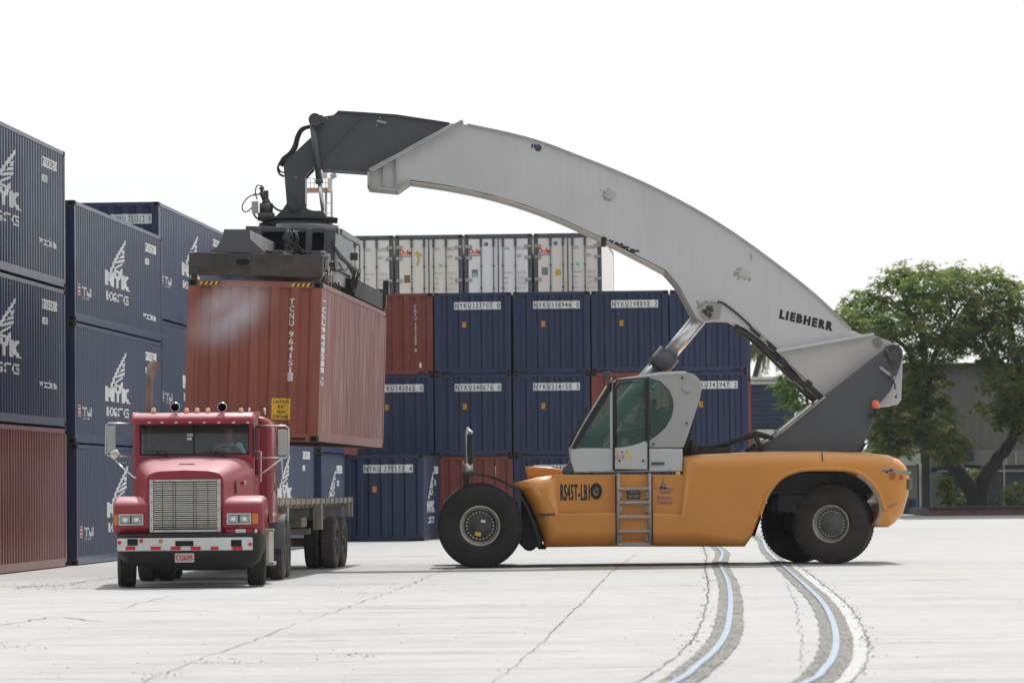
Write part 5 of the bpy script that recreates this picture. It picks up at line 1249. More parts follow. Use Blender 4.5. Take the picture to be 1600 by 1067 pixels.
# --- front wings
yz = [(62.42, .88), (62.405, 1.02), (62.42, 1.32), (62.47, 1.40), (62.62, 1.455), (62.9, 1.49), (63.3, 1.48), (63.65, 1.38), (63.86, 1.18), (63.94, .95), (63.86, .93), (63.78, 1.06), (63.58, 1.17), (63.2, 1.2), (62.86, 1.17), (62.68, 1.02), (62.62, .88)]
for (x0, x1) in ((P(176, 770, 62.45).x, P(236, 770, 62.45).x), (P(345, 770, 62.45).x, P(412, 770, 62.45).x)):
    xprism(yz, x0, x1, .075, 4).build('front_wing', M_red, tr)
for k, (a, b) in enumerate(((185, 224), (354, 392.5))):
    z0, z1 = P(200, 820.5, 62.4).z, P(200, 803, 62.4).z; xa, xb = P(a, 770, 62.4).x, P(b, 770, 62.4).x
    h_ = MB(); w_ = xb - xa; c = Vector(((xa + xb) / 2, 62.392, (z0 + z1) / 2))
    h_.cbox(c, (w_, .04, z1 - z0), .012); ho = h_.build('headlight', M_chr, tr)
    MB().cbox(c + Vector((0, -.016, 0)), (w_ - .05, .02, z1 - z0 - .045), .008).build('lamp_housing', M_grv, ho)
    for sx in (-1, 1):
        l_ = MB(); l_.cbox(c + Vector((sx * w_ * .225, -.026, 0)), (w_ * .40, .02, z1 - z0 - .065), .009); l_.build('lens', M_lens, ho)
        l_ = MB(); l_.sphere(c + Vector((sx * w_ * .225, -.034, -.005)), .033, 12, 6, 0, (1.3, .3, 1)); l_.build('bulb_reflector', M_wpl, ho)
    xa = P(181 if k == 0 else 398.5, 770, 62.4).x; MB().cbox((xa, 62.41, (z0 + z1) / 2), (.065 if k == 0 else .10, .05, z1 - z0 - .01), .012).build('turn_signal', M_amb, tr)
st_ = MB()
for a, b, mi in ((353, 367.5, 0), (384.5, 396, 0), (368, 384, 1), (398, 402, 1)):
    q0, q1 = P(a, 832, 62.395), P(b, 826.5, 62.395); st_.box(((q0.x + q1.x) / 2, 62.398, (q0.z + q1.z) / 2), (q1.x - q0.x, .012, q1.z - q0.z), mi=mi)
st_.build('reflective_tape', [M_refl, M_wpl], tr)
# --- bumper
def bsec(yb, zt, zb, r=.05):
    return None
bp = MB(); xs = [P(a, 770, 62.2).x for a in (178, 184, 200, 240, 294, 350, 388, 403, 410)]
yd = [.42, .14, .05, .01, 0, .01, .05, .14, .42]; zb_ = [.62, .50, .385, .315, .285, .285, .31, .42, .62]
secs = []
for x, dy, zb in zip(xs, yd, zb_):
    zt = P(294, 833, 62.2).z
    secs.append([Vector((x, 62.2 + dy + .16, zt)), Vector((x, 62.2 + dy + .02, zt - .005)), Vector((x, 62.2 + dy, zt - .05)), Vector((x, 62.2 + dy, max(.60, zb + .1))), Vector((x, 62.2 + dy + .03, zb + .06)), Vector((x, 62.2 + dy + .10, zb)), Vector((x, 62.2 + dy + .3, zb))])
loft(bp, secs, caps=True); bpo = bp.build('bumper', M_bumpb, tr)
def bx_px(mb, a, b, c, d, Y, th, mi=0, ch=0.):
    q0, q1 = P(a, d, Y), P(c, b, Y); cc = ((q0.x + q1.x) / 2, Y + th / 2, (q0.z + q1.z) / 2); dd = (q1.x - q0.x, th, q1.z - q0.z)
    return mb.cbox(cc, dd, ch, None, mi) if ch else mb.box(cc, dd, None, mi)
sp_ = MB(); bx_px(sp_, 183, 839, 394.5, 861, 62.183, .05, 0, .02); sp_.build('bumper_strip', M_bumpw, bpo)
sp_ = MB(); 
for a, b, c, d in ((199, 841.5, 215, 852), (274, 844.5, 302, 853), (361, 843, 377.5, 853.5)): bx_px(MB(), a, b, c, d, 62.174, .01).build('bumper_slot', M_hole, bpo)
sp_ = MB()
for a, c in ((196.5, 211), (235.5, 251), (267, 282), (298, 313.5), (329.5, 341), (363, 378.5)): bx_px(MB(), a, 853.5, c, 859, 62.168, .008).build('reflector_tape', M_refl, bpo)
for a, b, m_, r_ in ((186.5, 847.5, M_refl, .031), (220.5, 844.5, M_refl, .031), (251, 845, M_amb, .034), (391, 850, M_refl, .03)):
    MB().cyl(P(a, b, 62.165), P(a, b, 62.19), r_, 14).build('bumper_lamp', m_, bpo)
pl = MB(); q0, q1 = P(273, 878.5, 62.15), P(303, 864, 62.15); pl.cbox(((q0.x + q1.x) / 2, 62.185, (q0.z + q1.z) / 2), (q1.x - q0.x, .012, q1.z - q0.z), .004)
text_px(pl, 'C126395', 275, 866.5, 301.2, 875.5, 62.1755, 1, fat=.03); pl.build('licence_plate', [mat('plate_pinkish_white', (.55, .47, .45), .5), mat('plate_red', (.35, .03, .04), .5)], bpo)
# --- cab
def zof(py, Y, px_=300): return P(px_, py, Y).z
cabx0, cabx1 = P(211.5, 770, 64.1).x, P(397.5, 770, 64.1).x; CW = cabx1 - cabx0; ccx = (cabx0 + cabx1) / 2
z_roof = zof(645, 64.2); z_hd = zof(663, 64.2); z_ws = zof(711, 64.2)
body = MB()
body.cbox(((P(215.5, 770, 64.15).x), 64.22, (z_roof + 1.0) / 2 + .0), (P(219, 770, 64.15).x - cabx0, .20, z_roof - 1.06), .02)
body.cbox(((P(393.7, 770, 64.15).x), 64.22, (z_roof + 1.0) / 2), (cabx1 - P(389.8, 770, 64.15).x, .20, z_roof - 1.06), .02)
for x in (cabx0 + .02, cabx1 - .02):
    body.box((x, 64.9, 1.35), (.04, 1.2, .95)); body.box((x, 65.35, 2.3), (.04, .3, 1.0)); body.box((x, 64.9, z_roof - .12), (.04, 1.2, .24))
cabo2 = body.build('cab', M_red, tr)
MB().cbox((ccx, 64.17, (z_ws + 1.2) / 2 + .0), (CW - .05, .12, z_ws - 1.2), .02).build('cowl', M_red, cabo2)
roofp = [(63.93, z_hd + .01), (63.91, z_hd + .05), (63.95, z_hd + .12), (64.05, z_roof - .015), (64.25, z_roof + .005), (65.6, z_roof + .03), (65.6, z_roof - .03), (64.35, z_roof - .05), (64.25, z_hd), (63.97, z_hd - .005)]
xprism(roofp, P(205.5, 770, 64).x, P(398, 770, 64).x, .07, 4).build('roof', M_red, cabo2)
MB().box((ccx, 65.55, 2.0), (CW - .1, .04, 1.7)).build('back_wall', M_int, cabo2)
MB().box((ccx, 64.9, 1.15), (CW - .1, 1.3, .04)).build('cab_floor', M_int, cabo2)
MB().box((ccx, 64.35, z_hd + .07), (CW - .1, .12, .12)).build('header_lining', M_int, cabo2)
gl_ = MB(); gxa, gxb = P(219.5, 770, 64.17).x, P(389.5, 770, 64.17).x
pts = [(gxa, z_ws + .05), (gxa + .04, z_ws + .01), (gxb - .04, z_ws + .01), (gxb, z_ws + .05), (gxb, z_hd - .03), (gxb - .03, z_hd), (gxa + .03, z_hd), (gxa, z_hd - .03)]
gl_.add([(x, 64.13 + .25 * (z - z_ws), z) for x, z in pts], [list(range(8))]); gl_.build('windscreen', M_wglass, cabo2)
ws_ = MB(); ws_.tube([(x, 64.125 + .25 * (z - z_ws), z) for x, z in pts + pts[:1]], .018, 6); mx = P(303.5, 770, 64.15).x; ws_.tube([(mx, 64.125, z_ws + .01), (mx, 64.125 + .25 * (z_hd - z_ws), z_hd)], .014, 6)
ws_.build('windscreen_seal', M_frame, cabo2)
wp = MB()
for a, b, c in ((224, 705, 262), (318, 706, 352)): 
    q = P(a, b, 64.05); e2 = P(c, b - .5, 64.05); wp.tube([q, e2], .009, 6); wp.tube([(q + e2) / 2, P((a + c) / 2 + 20, b + 9, 64.0)], .011, 6)
wp.build('wiper', M_frame, cabo2)
sk = MB(); bx_px(sk, 292, 677, 301.5, 682, 64.18, .004, 1); bx_px(sk, 292.5, 683.5, 299.5, 687.5, 64.18, .004, 0); sk.build('windscreen_sticker', [M_wpl, mat('pale_blue_sticker', (.35, .48, .62), .5)], cabo2)
# door windows and dark shut lines on both sides
for x in (cabx0 + .0, cabx1 - .0):
    dg = MB(); dg.add([(x, 64.36, z_ws - .02), (x, 65.2, z_ws - .02), (x, 65.2, z_hd - .02), (x, 64.42, z_hd - .02)], [(0, 1, 2, 3)]); dg.build('door_window', M_wglass, cabo2)
dl = MB(); bx_px(dl, 394.8, 668, 397.5, 713, 64.08, .02, 0, .006); dl.build('quarter_light', M_grv, cabo2)
# sleeper
slp = MB(); sx0, sx1 = XC - 1.20, P(426, 770, 65.55).x
zs_t = zof(650, 65.6); zs_b = 1.02
sec = [(sx0, zs_b), (sx0, zs_t - .22), (sx0 + .05, zs_t - .1), (sx0 + .16, zs_t - .02), (sx0 + .35, zs_t), (sx1 - .35, zs_t), (sx1 - .16, zs_t - .02), (sx1 - .05, zs_t - .1), (sx1, zs_t - .22), (sx1, zs_b)]
slp.rprism(sec, 65.6, 67.0, .09, seg=3); slo = slp.build('sleeper', M_redd, tr)
MB().tube([P(429, 660, 66.1), P(431.5, 680, 66.1), P(433, 720, 66.1)], .006, 6).build('sleeper_seam', M_grv, slo)
MB().box((sx1 + .002, 66.1, 1.62), (.01, .12, .14)).build('sleeper_vent', M_grv, slo)
rl_ = MB(); bx_px(rl_, 426, 800, 431, 806, 65.5, .03); rl_.build('reflector', M_wpl, slo)
rl_ = MB(); bx_px(rl_, 431.5, 801, 437.5, 807.5, 66.5, .03, 0); rl_.build('side_marker', M_amb, slo)
# mirrors
for k in (0, 1):
    mo = MB(); a, b, c, d = ((167, 665.5, 180.5, 708), (434.5, 671, 449, 711))[k]
    bx_px(mo, a, b, c, d, 64.2, .06, 0, .012); moo = mo.build('mirror', M_mirb, tr)
    ml = MB(); bx_px(ml, a + 1.3, b + 1.5, c - 1.3, d - 1.5, 64.262, .004); ml.build('mirror_face', M_mglass, moo)
    ar = MB()
    if k == 0:
        ar.tube([P(211, 662.5, 64.25), P(178, 661, 64.2), P(170, 660.5, 64.22), P(166, 664, 64.25), P(165, 708, 64.25), P(170, 712, 64.22), P(208, 713.5, 64.2)], .014, 6)
        ar.tube([P(178, 716, 64.2), P(190, 729, 64.1), P(208, 744.5, 63.9), P(222, 751, 63.4), P(224, 760, 63.2)], .014, 6); ar.cbox(P(223.5, 762, 63.2), (.05, .04, .16), .015)
        ar.sphere(P(180, 710, 64.15), .085, 14, 8, 0, (1, .35, 1))
        ar.tube([P(190, 723, 64.2), P(205, 722, 64.2)], .004, 5)
    else:
        ar.tube([P(399, 664.5, 64.25), P(436, 665, 64.2), P(446, 665, 64.22), P(451, 669, 64.25), P(451, 710, 64.25), P(447, 715, 64.22), P(436, 715, 64.2), P(399, 715.5, 64.2)], .014, 6)
        ar.tube([P(440, 716, 64.2), P(422, 730, 64.2), P(400, 746, 64.15)], .014, 6); ar.tube([P(440, 716, 64.3), P(441, 745, 64.6), P(441.5, 785, 65)], .012, 6)
    ar.build('mirror_arm', M_chr, moo)
gh_ = MB(); gh_.tube([P(399, 705.5, 64.4), P(407.5, 705.5, 64.35), P(407.5, 753, 64.35), P(399, 752.5, 64.4)], .014, 6); gh_.build('grab_handle', M_chr, tr)
for a in (240, 291.5, 308, 325, 376.5):
    p = P(a, 645.5, 64.15); ml = MB(); ml.cyl(p, p + Vector((0, 0, .075)), .045, 12, .036); ml.sphere(p + Vector((0, 0, .075)), .036, 10, 6, 0, (1, 1, .45)); ml.build('marker_lamp', M_peach, tr)
for a in (273.5, 347):
    p = P(a, 636, 64.0); hn = MB(); Mh = Matrix.Translation(p) @ Matrix.Rotation(R(90), 4, 'Z')
    hn.lathe([(.072, -.01), (.082, .0), (.078, .02), (.055, .10), (.035, .22), (.025, .45)], Mh, 24); hn.cyl(p + Vector((0, .12, -.04)), p + Vector((0, .12, -.12)), .015, 6)
    hno = hn.build('air_horn', M_chr, tr); ih = MB(); ih.lathe([(.072, .0), (.05, .08), (.001, .2)], Mh, 24); ih.build('horn_throat', M_grv, hno)
dts = MB()
for a in (233, 253, 275, 297, 319, 342, 365, 387): MB().cbox(P(a, 660, 63.9), (.05, .015, .018), .004).build('visor_marker', M_wpl, tr)
for a, b, c in ((389.5, 647, 637), (413.5, 648, 637)): MB().tube([P(a, b, 65.2), P(a, c, 65.2)], .02, 8).build('roof_stub', M_chr, tr)
ex = MB(); ex.tube(catmull([P(232.5, 700, 65.35), P(233, 640, 65.35), P(234, 600, 65.35), P(235.5, 584, 65.35), P(238.5, 574, 65.37), P(244, 568, 65.4)], 4), [.062] * 9 + [.066, .07, .074, .08, .084, .088, .09, .092, .094, .094, .095, .095, .095], 14, caps=False)
ex.build('exhaust_stack', M_exh, tr)
# wheels, steps, frame
road_wheel(tr, Vector((XC - 1.06, 63.2, .515)), .515, .30, -1, M_tyt, R(7), mat('red_wheel_hub', (.20, .03, .035), .6, var=.2, dirt=.4))
road_wheel(tr, Vector((XC + 1.07, 63.2, .515)), .515, .30, 1, M_tyt, R(5))
for Y in (67.55, 68.95):
    for sx in (-1, 1):
        for o in (1.14, .80): road_wheel(tr, Vector((XC + sx * o, Y, .515)), .515, .28, sx, M_tyd if o > 1 else M_tyt)
fr = MB()
for sx in (-1, 1): fr.box((XC + sx * .42, 66.2, .85), (.09, 6.6, .26))
for Y in (63.2, 67.55, 68.95): fr.cyl((XC - .95, Y, .515), (XC + .95, Y, .515), .07, 10)
fr.cbox((XC, 63.6, .75), (.9, 1.6, .6), .05); fr.sphere((XC, 67.5, .5), .24, 12, 8); fr.cyl((XC - .3, 62.7, .4), (XC + .3, 62.7, .4), .05, 8); fr.box((XC, 68.3, 1.08), (.9, .9, .12))
fr.build('chassis', M_frame, tr)
fl_ = xprism([(66.98, .55), (66.95, .8), (66.97, 1.0), (67.1, 1.12), (67.6, 1.17), (67.6, 1.13), (67.15, 1.08), (67.02, .98), (67.0, .8), (67.02, .55)], XC + .78, XC + 1.31, .01, 2); fl_.build('mudguard', M_flap, tr)
xprism([(66.98, .55), (66.95, .8), (66.97, 1.0), (67.1, 1.12), (67.6, 1.17), (67.6, 1.13), (67.15, 1.08), (67.02, .98), (67.0, .8), (67.02, .55)], XC - 1.31, XC - .78, .01, 2).build('mudguard', M_flap, tr)
stp = MB(); stp.cbox((XC + 1.02, 65.2, .62), (.34, 1.3, .55), .04); stp.cbox((XC + 1.13, 64.9, .34), (.28, .7, .06), .01); stp.cbox((XC + 1.17, 64.6, .90), (.2, .3, .05), .01); stp.build('side_tank', M_tank, tr)
stp = MB(); stp.cbox((XC - 1.02, 65.2, .62), (.34, 1.3, .55), .04); stp.build('side_tank', M_tank, tr)
# cab interior and seats
MB().cbox((ccx, 64.55, z_ws - .12), (CW - .15, .4, .16), .04).build('dashboard', M_int, cabo2)
for dx in (-.5, .50):
    s_ = MB(); s_.cbox((ccx + dx, 65.2, 2.05), (.46, .14, .75), .06); s_.cbox((ccx + dx, 64.95, 1.62), (.46, .5, .15), .05); s_.build('seat', M_seat, cabo2)
swc = Vector((ccx + .50, 64.66, z_ws + .04)); ring = [swc + Matrix.Rotation(R(-62), 3, 'X') @ Vector((.22 * math.cos(6.283 * k / 24), 0, .22 * math.sin(6.283 * k / 24))) for k in range(25)]
sw = MB(); sw.tube(ring, .015, 8, caps=False); sw.tube([swc, swc + Vector((0, -.1, -.2))], .03, 8); sw.tube([ring[0], ring[12]], .012, 6); sw.build('steering_wheel', M_frame, cabo2)

# ------------------------------------------------------------------ flatbed trailer
M_wood = mat('weathered_deck_timber', (.32, .275, .225), .85, var=.25, nscale=4, streak=.3, streakcol=(.36, .33, .29))
M_tsteel = mat('dusty_trailer_steel', (.31, .27, .225), .75, .1, var=.2, nscale=3, dirt=.4, dirtcol=(.33, .30, .26))
YT = math.atan2(.86, 11.7)
TU = Vector((math.sin(YT), math.cos(YT), 0)); TV = Vector((math.cos(YT), -math.sin(YT), 0))
TR0 = P(550, 779, 79.3); TR0.z = 0; TR0 = TR0 - TU * 11.6          # right front corner on the ground plane
tl = empty('flatbed_trailer', TR0 - TV * 1.24 + TU * 5, 0, 'empty flatbed trailer with timber edged deck behind the red truck', 'trailer')
Rt = Matrix((TV, TU, Vector((0, 0, 1)))).transposed()
def tp(x, y, z): return TR0 - TV * 1.24 + TV * x + TU * y + Vector((0, 0, z))
def tb(mb, c, d, ch=.01, mi=0): return mb.cbox(tp(*c), d, ch, Rt, mi)
dk = MB()
for i in range(58): tb(dk, (0, .1 + i * .2, 1.41 - .0035 * i * .2 * 1.5 + random.uniform(-.004, .004)), (2.42 + random.uniform(-.01, .012), .194, .05), .006)
dk.build('deck', M_wood, tl)
rl_ = MB()
for sx in (-1, 1): tb(rl_, (sx * 1.22, 5.8, 1.355), (.05, 11.6, .10)); 
tb(rl_, (0, 11.6, 1.34), (2.48, .06, .14)); tb(rl_, (0, 0, 1.34), (2.48, .06, .14))
rl_.build('side_rail', M_tsteel, tl)
for sx in (-1, 1):
    for i in range(16): tb(MB(), (sx * 1.255, .4 + i * .74, 1.35), (.03, .09, .15)).build('stake_pocket', M_tsteel, tl)
cm = MB()
for i in range(20): tb(cm, (0, .4 + i * .58, 1.28), (2.3, .06, .10))
for sx in (-1, 1): tb(cm, (sx * .45, 5.8, 1.05), (.12, 11.4, .36))
tb(cm, (0, 9.6, .75), (1.5, 2.4, .12)); 
for yy in (9.15, 10.45): cm.cyl(tp(-1.0, yy, .515), tp(1.0, yy, .515), .08, 10)
for sx in (-1, 1):
    for yy, dz in ((1.9, .38), (6.35, .50), (11.45, .28)): cm.add([tp(sx * 1.2, yy - .16, 1.30), tp(sx * 1.2, yy + .16, 1.30), tp(sx * 1.2, yy + .05, 1.30 - dz), tp(sx * 1.2, yy - .05, 1.30 - dz), tp(sx * 1.1, yy - .16, 1.30), tp(sx * 1.1, yy + .16, 1.30), tp(sx * 1.1, yy + .05, 1.30 - dz), tp(sx * 1.1, yy - .05, 1.30 - dz)],
           [(0, 1, 2, 3), (7, 6, 5, 4), (0, 4, 5, 1), (1, 5, 6, 2), (2, 6, 7, 3), (3, 7, 4, 0)])
    tb(cm, (sx * .7, 1.9, .8), (.12, .12, .8)); tb(cm, (sx * .55, 4.4, .85), (.5, .7, .35), .03); tb(cm, (sx * .5, 7.3, .95), (.6, .8, .2), .02)
cm.build('underframe', M_tsteel, tl)
sg = MB(); tb(sg, (0, 9.8, 1.12), (2.06, 3.2, .30), .02); tb(sg, (0, 5.0, 1.14), (1.7, 5.5, .2), .02); sg.build('suspension', mat('dark_trailer_steel', (.07, .062, .055), .8, var=.3, dirt=.4, dirtcol=(.14, .12, .10)), tl)
pp_ = MB(); tb(pp_, (1.22, 6.35, 1.08), (.10, .22, .55), .01); tb(pp_, (-1.22, 6.35, 1.08), (.10, .22, .55), .01); tb(pp_, (1.2, 11.55, 1.2), (.12, .1, .38), .01); tb(pp_, (-1.2, 11.55, 1.2), (.12, .1, .38), .01); pp_.build('support_post', M_tsteel, tl)
hb_ = MB(); tb(hb_, (0, .02, 1.52), (2.46, .06, .16), .01); hb_.build('headboard', M_tsteel, tl)
for yy in (9.15, 10.45):
    for sx in (-1, 1):
        for o in (1.08, .75): road_wheel(tl, tp(sx * o, yy, .515), .515, .29, sx, M_tyd if o > 1 else M_tyt, -YT)

# ------------------------------------------------------------------ the two people seated in the cabs
M_skin = mat('skin', (.24, .125, .085), .55, var=.06)
M_shirt = mat('pale_blue_shirt', (.48, .66, .80), .85, var=.1)
M_trous = mat('dark_trousers', (.03, .035, .05), .9)
M_hair = mat('black_hair', (.012, .010, .010), .6)
M_shirt2 = mat('dark_green_shirt', (.05, .09, .085), .85)
def skinmesh(name, verts, edges, radii, mats, parent, M, sub=1):
    me = bpy.data.meshes.new(name); me.from_pydata([tuple(v) for v in verts], edges, []); ob = bpy.data.objects.new(name, me); COL.objects.link(ob)
    md = ob.modifiers.new('s', 'SKIN'); md.use_smooth_shade = True
    for i, r in enumerate(radii):
        sv = me.skin_vertices[0].data[i]; sv.radius = r if isinstance(r, tuple) else (r, r); sv.use_root = (i == 0)
    ss = ob.modifiers.new('u', 'SUBSURF'); ss.levels = sub; ss.render_levels = sub
    dg = bpy.context.evaluated_depsgraph_get(); dg.update(); m2 = bpy.data.meshes.new_from_object(ob.evaluated_get(dg))
    bpy.data.objects.remove(ob); m2.transform(M); m2.materials.clear()
    for x in mats: m2.materials.append(x)
    o = bpy.data.objects.new(name, m2); COL.objects.link(o)
    if parent: o.parent = parent
    return o
def person(loc, rz, label, shirt, headrz=0.):
    V_, E_, R_ = [], [], []
    def chain(start, pts):
        prev = start
        for p, r in pts:
            V_.append(p); R_.append(r); i = len(V_) - 1
            if prev is not None: E_.append((prev, i))
            prev = i
        return prev
    chain(None, [((0, 0, .08), (.15, .11))]); ch_ = chain(0, [((0, .04, .24), (.14, .10)), ((0, .06, .42), (.16, .11))]); nk = chain(ch_, [((0, .06, .56), (.10, .085)), ((0, .04, .64), .052), ((0, .015, .72), (.072, .078)), ((0, 0, .80), (.078, .095)), ((0, .012, .87), (.055, .07))])
    for sx in (-1, 1):
        chain(0, [((sx * .10, -.06, .06), .085), ((sx * .12, -.42, .08), .062), ((sx * .12, -.46, -.2), .05), ((sx * .12, -.44, -.38), .038), ((sx * .12, -.56, -.42), .036)])
        w_ = chain(ch_, [((sx * .17, .05, .50), .065), ((sx * .23, .0, .40), .052), ((sx * .27, -.12, .26), .043), ((sx * .21, -.34, .30), .029), ((sx * .19, -.41, .315), (.036, .018))])
        for k in range(4):
            x0 = sx * (.165 + .018 * k); L = (.07, .08, .075, .058)[k]
            chain(w_, [((x0, -.45, .325 + .004 * k), .010), ((x0, -.45 - L * .55, .32), .009), ((x0, -.45 - L * .5, .29), .008), ((x0, -.45 - L * .15, .28), .007)])
        chain(w_, [((sx * .155, -.405, .325), .011), ((sx * .14, -.44, .32), .009), ((sx * .15, -.465, .30), .008)])
    M = Matrix.Identity(4)
    b = skinmesh('person', V_, E_, R_, [M_skin], None, M); b.location = loc; b.rotation_euler = (0, 0, rz); tag(b, label, 'person')
    sv = [(0, 0, .06), (0, .04, .24), (0, .06, .42), (0, .06, .555)]; se = [(0, 1), (1, 2), (2, 3)]; sr = [(.165, .125), (.155, .115), (.175, .125), (.105, .09)]
    for sx in (-1, 1):
        n = len(sv); sv += [(sx * .17, .05, .505), (sx * .23, 0, .405), (sx * .265, -.10, .28)]; se += [(2, n), (n, n + 1), (n + 1, n + 2)]; sr += [.078, .068, .06]
    s = skinmesh('shirt', sv, se, sr, [shirt], b, M)
    tv = [(0, 0, .06)]; te = []; t_r = [(.165, .125)]
    for sx in (-1, 1):
        n = len(tv); tv += [(sx * .10, -.06, .055), (sx * .12, -.42, .08), (sx * .12, -.46, -.2), (sx * .12, -.44, -.34)]; te += [(0, n), (n, n + 1), (n + 1, n + 2), (n + 2, n + 3)]; t_r += [.095, .074, .062, .055]
    skinmesh('trousers', tv, te, t_r, [M_trous], b, M)
    hr = MB(); hr.sphere((0, .022, .845), .088, 16, 10, 0, (.92, 1.08, .85)); hr.v = [v if v.y > -.04 or v.z > .89 else Vector((v.x, max(v.y, -.045), max(v.z, .89))) for v in hr.v]
    hr.build('hair', M_hair, b, org=(0, 0, 0))
    fc = MB(); fc.add([(-.014, -.088, .775), (.014, -.088, .775), (0, -.112, .778), (0, -.09, .82)], [(0, 1, 2), (0, 2, 3), (1, 3, 2), (0, 3, 1)])
    for sx in (-1, 1): fc.sphere((sx * .08, .01, .80), .022, 8, 6, 0, (.4, .8, 1.4))
    fc.build('nose_and_ears', M_skin, b, org=(0, 0, 0))
    ey = MB()
    for sx in (-1, 1): ey.sphere((sx * .032, -.083, .812), .011, 8, 6, 0, (1.3, .6, .8))
    ey.box((0, -.084, .747), (.045, .012, .007)); ey.build('eyes_and_mouth', M_hair, b, org=(0, 0, 0))
    return b
person((ccx + .50, 65.06, z_ws - .36), 0, 'person in a pale blue shirt at the truck steering wheel', M_shirt)
pp2 = P(1000, 682, 76.9); person((pp2.x, 76.85, pp2.z - .02), R(-90), 'person seated in the green glazed machine cab, facing the boom end', M_shirt2)
# exhaust smoke drifting in front of the lifted container
sm = bpy.data.materials.new('exhaust_smoke'); sm.use_nodes = True; nt = sm.node_tree; nt.nodes.clear(); out = nt.nodes.new('ShaderNodeOutputMaterial')
pv = nd(nt, 'ShaderNodeVolumePrincipled'); pv.inputs['Color'].default_value = (.80, .86, 1.0, 1); pv.inputs['Anisotropy'].default_value = .1
tc = nt.nodes.new('ShaderNodeTexCoord'); ln = nt.nodes.new('ShaderNodeVectorMath'); ln.operation = 'LENGTH'; nt.links.new(tc.outputs['Object'], ln.inputs[0])
fo = nt.nodes.new('ShaderNodeMapRange'); nt.links.new(ln.outputs['Value'], fo.inputs[0]); fo.inputs[1].default_value = 1.0; fo.inputs[2].default_value = .15; fo.inputs[3].default_value = 0; fo.inputs[4].default_value = 1; fo.interpolation_type = 'SMOOTHSTEP'
n_ = noise(nt, tc.outputs['Object'], 1.25, 6, .55); rp = ramp(nt, n_, .30, .80)
mu = nt.nodes.new('ShaderNodeMath'); mu.operation = 'MULTIPLY'; nt.links.new(fo.outputs[0], mu.inputs[0]); nt.links.new(rp, mu.inputs[1])
m3 = nt.nodes.new('ShaderNodeMath'); m3.operation = 'MULTIPLY'; m3.inputs[1].default_value = 1.7; nt.links.new(mu.outputs[0], m3.inputs[0]); nt.links.new(m3.outputs[0], pv.inputs['Density']); nt.links.new(pv.outputs[0], out.inputs['Volume'])
sb = MB().sphere((0, 0, 0), 1.0, 24, 16).build('exhaust_smoke', sm, None, org=(0, 0, 0)); sb.location = P(358, 492, 68.2); sb.scale = (1.1, .7, .68); sb.rotation_euler = (R(20), R(-32), R(35))
tag(sb, 'thin puff of bluish exhaust smoke in front of the lifted red container', 'smoke', kind='stuff')
# ------------------------------------------------------------------ background: buildings, trees, mast
M_bwall = mat('grey_sheet_cladding', (.15, .142, .13), .7, var=.10, nscale=.5, streak=.2, streakcol=(.17, .165, .155))
M_bpale = mat('pale_render_wall', (.22, .215, .20), .8, var=.08, nscale=.6, dirt=.2)
M_bglass = mat('dark_window_glass', (.025, .035, .042), .12, var=.3, nscale=.5)
M_bfr = mat('pale_window_frame', (.38, .37, .34), .6)
M_bdk = mat('dark_fascia', (.03, .035, .042), .6)
M_brick = mat('brick_planter', (.16, .09, .08), .85, var=.25, nscale=3)
M_cop = mat('dark_coping', (.06, .058, .058), .8)
M_brpost = mat('brown_post', (.075, .065, .058), .7, var=.2)
M_blue = mat('blue_paint', (.03, .085, .20), .5, var=.15)
M_lbl = mat('light_blue_paint', (.20, .32, .46), .6)
M_ltn = mat('white_fascia', (.55, .55, .52), .6, dirt=.3)
M_shed = mat('navy_shed_cladding', (.022, .035, .075), .6, var=.12)  # the cladding's own dark navy
def face_box(mb, a, b, c, d, Y, th, mi=0):
    q0, q1 = P(a, d, Y), P(c, b, Y); return mb.box(((q0.x + q1.x) / 2, Y + th / 2, (q0.z + q1.z) / 2), (q1.x - q0.x, th, q1.z - q0.z), None, mi)
bd = empty('grey_warehouse', (P(1520, 770, 205).x, 205, 0), 0, 'grey clad building with dark ground floor windows behind the big tree', 'building')
w_ = MB(); xa, xb = P(1392, 770, 205).x, P(1800, 770, 205).x; zt = P(1500, 574, 205).z; zm = P(1500, 706, 205).z
n = int((xb - xa) / .25)
vs = [(xa + i * .25, 205 + (.05 if i % 2 else 0), z) for z in (zm, zt) for i in range(n + 1)]
w_.add(vs, [(i, i + 1, i + n + 2, i + n + 1) for i in range(n)]); w_.build('wall', M_bwall, bd)
w_ = MB(); w_.box(((xa + xb) / 2, 212, zt / 2), (xb - xa - .2, 13.8, zt - .1)); w_.build('inner_block', M_bwall, bd)
w_ = MB(); w_.box(((xa + xb) / 2, 211.5, zt + .12), (xb - xa + .6, 14, .22)); w_.build('roof', M_bdk, bd)
w_ = MB(); z2 = P(1500, 727, 204.8).z; w_.box(((xa + xb) / 2 + .4, 204.9, (z2 + zm) / 2), (xb - xa - .4, .3, zm - z2 + .2)); w_.build('band', M_bpale, bd)
w_ = MB(); z3 = P(1500, 734.5, 204.8).z; w_.box(((xa + xb) / 2 + 1.2, 204.85, (z2 + z3) / 2), (xb - xa - 2.5, .2, z2 - z3)); w_.build('fascia', M_bdk, bd)
w_ = MB(); w_.box(((xa + xb) / 2 + 1.2, 204.9, z3 / 2), (xb - xa - 2.5, .1, z3)); w_.build('window', M_bglass, bd)
w_ = MB(); w_.box(((xa + xb) / 2 + 1.2, 204.78, z3 - .05), (xb - xa - 2.5, .1, .09)); 
for a in (1453, 1569, 1690): w_.box((P(a, 770, 204.8).x, 204.76, z3 / 2 + .3), (.09, .08, z3 + .55))
w_.build('window_frame', M_bfr, bd)
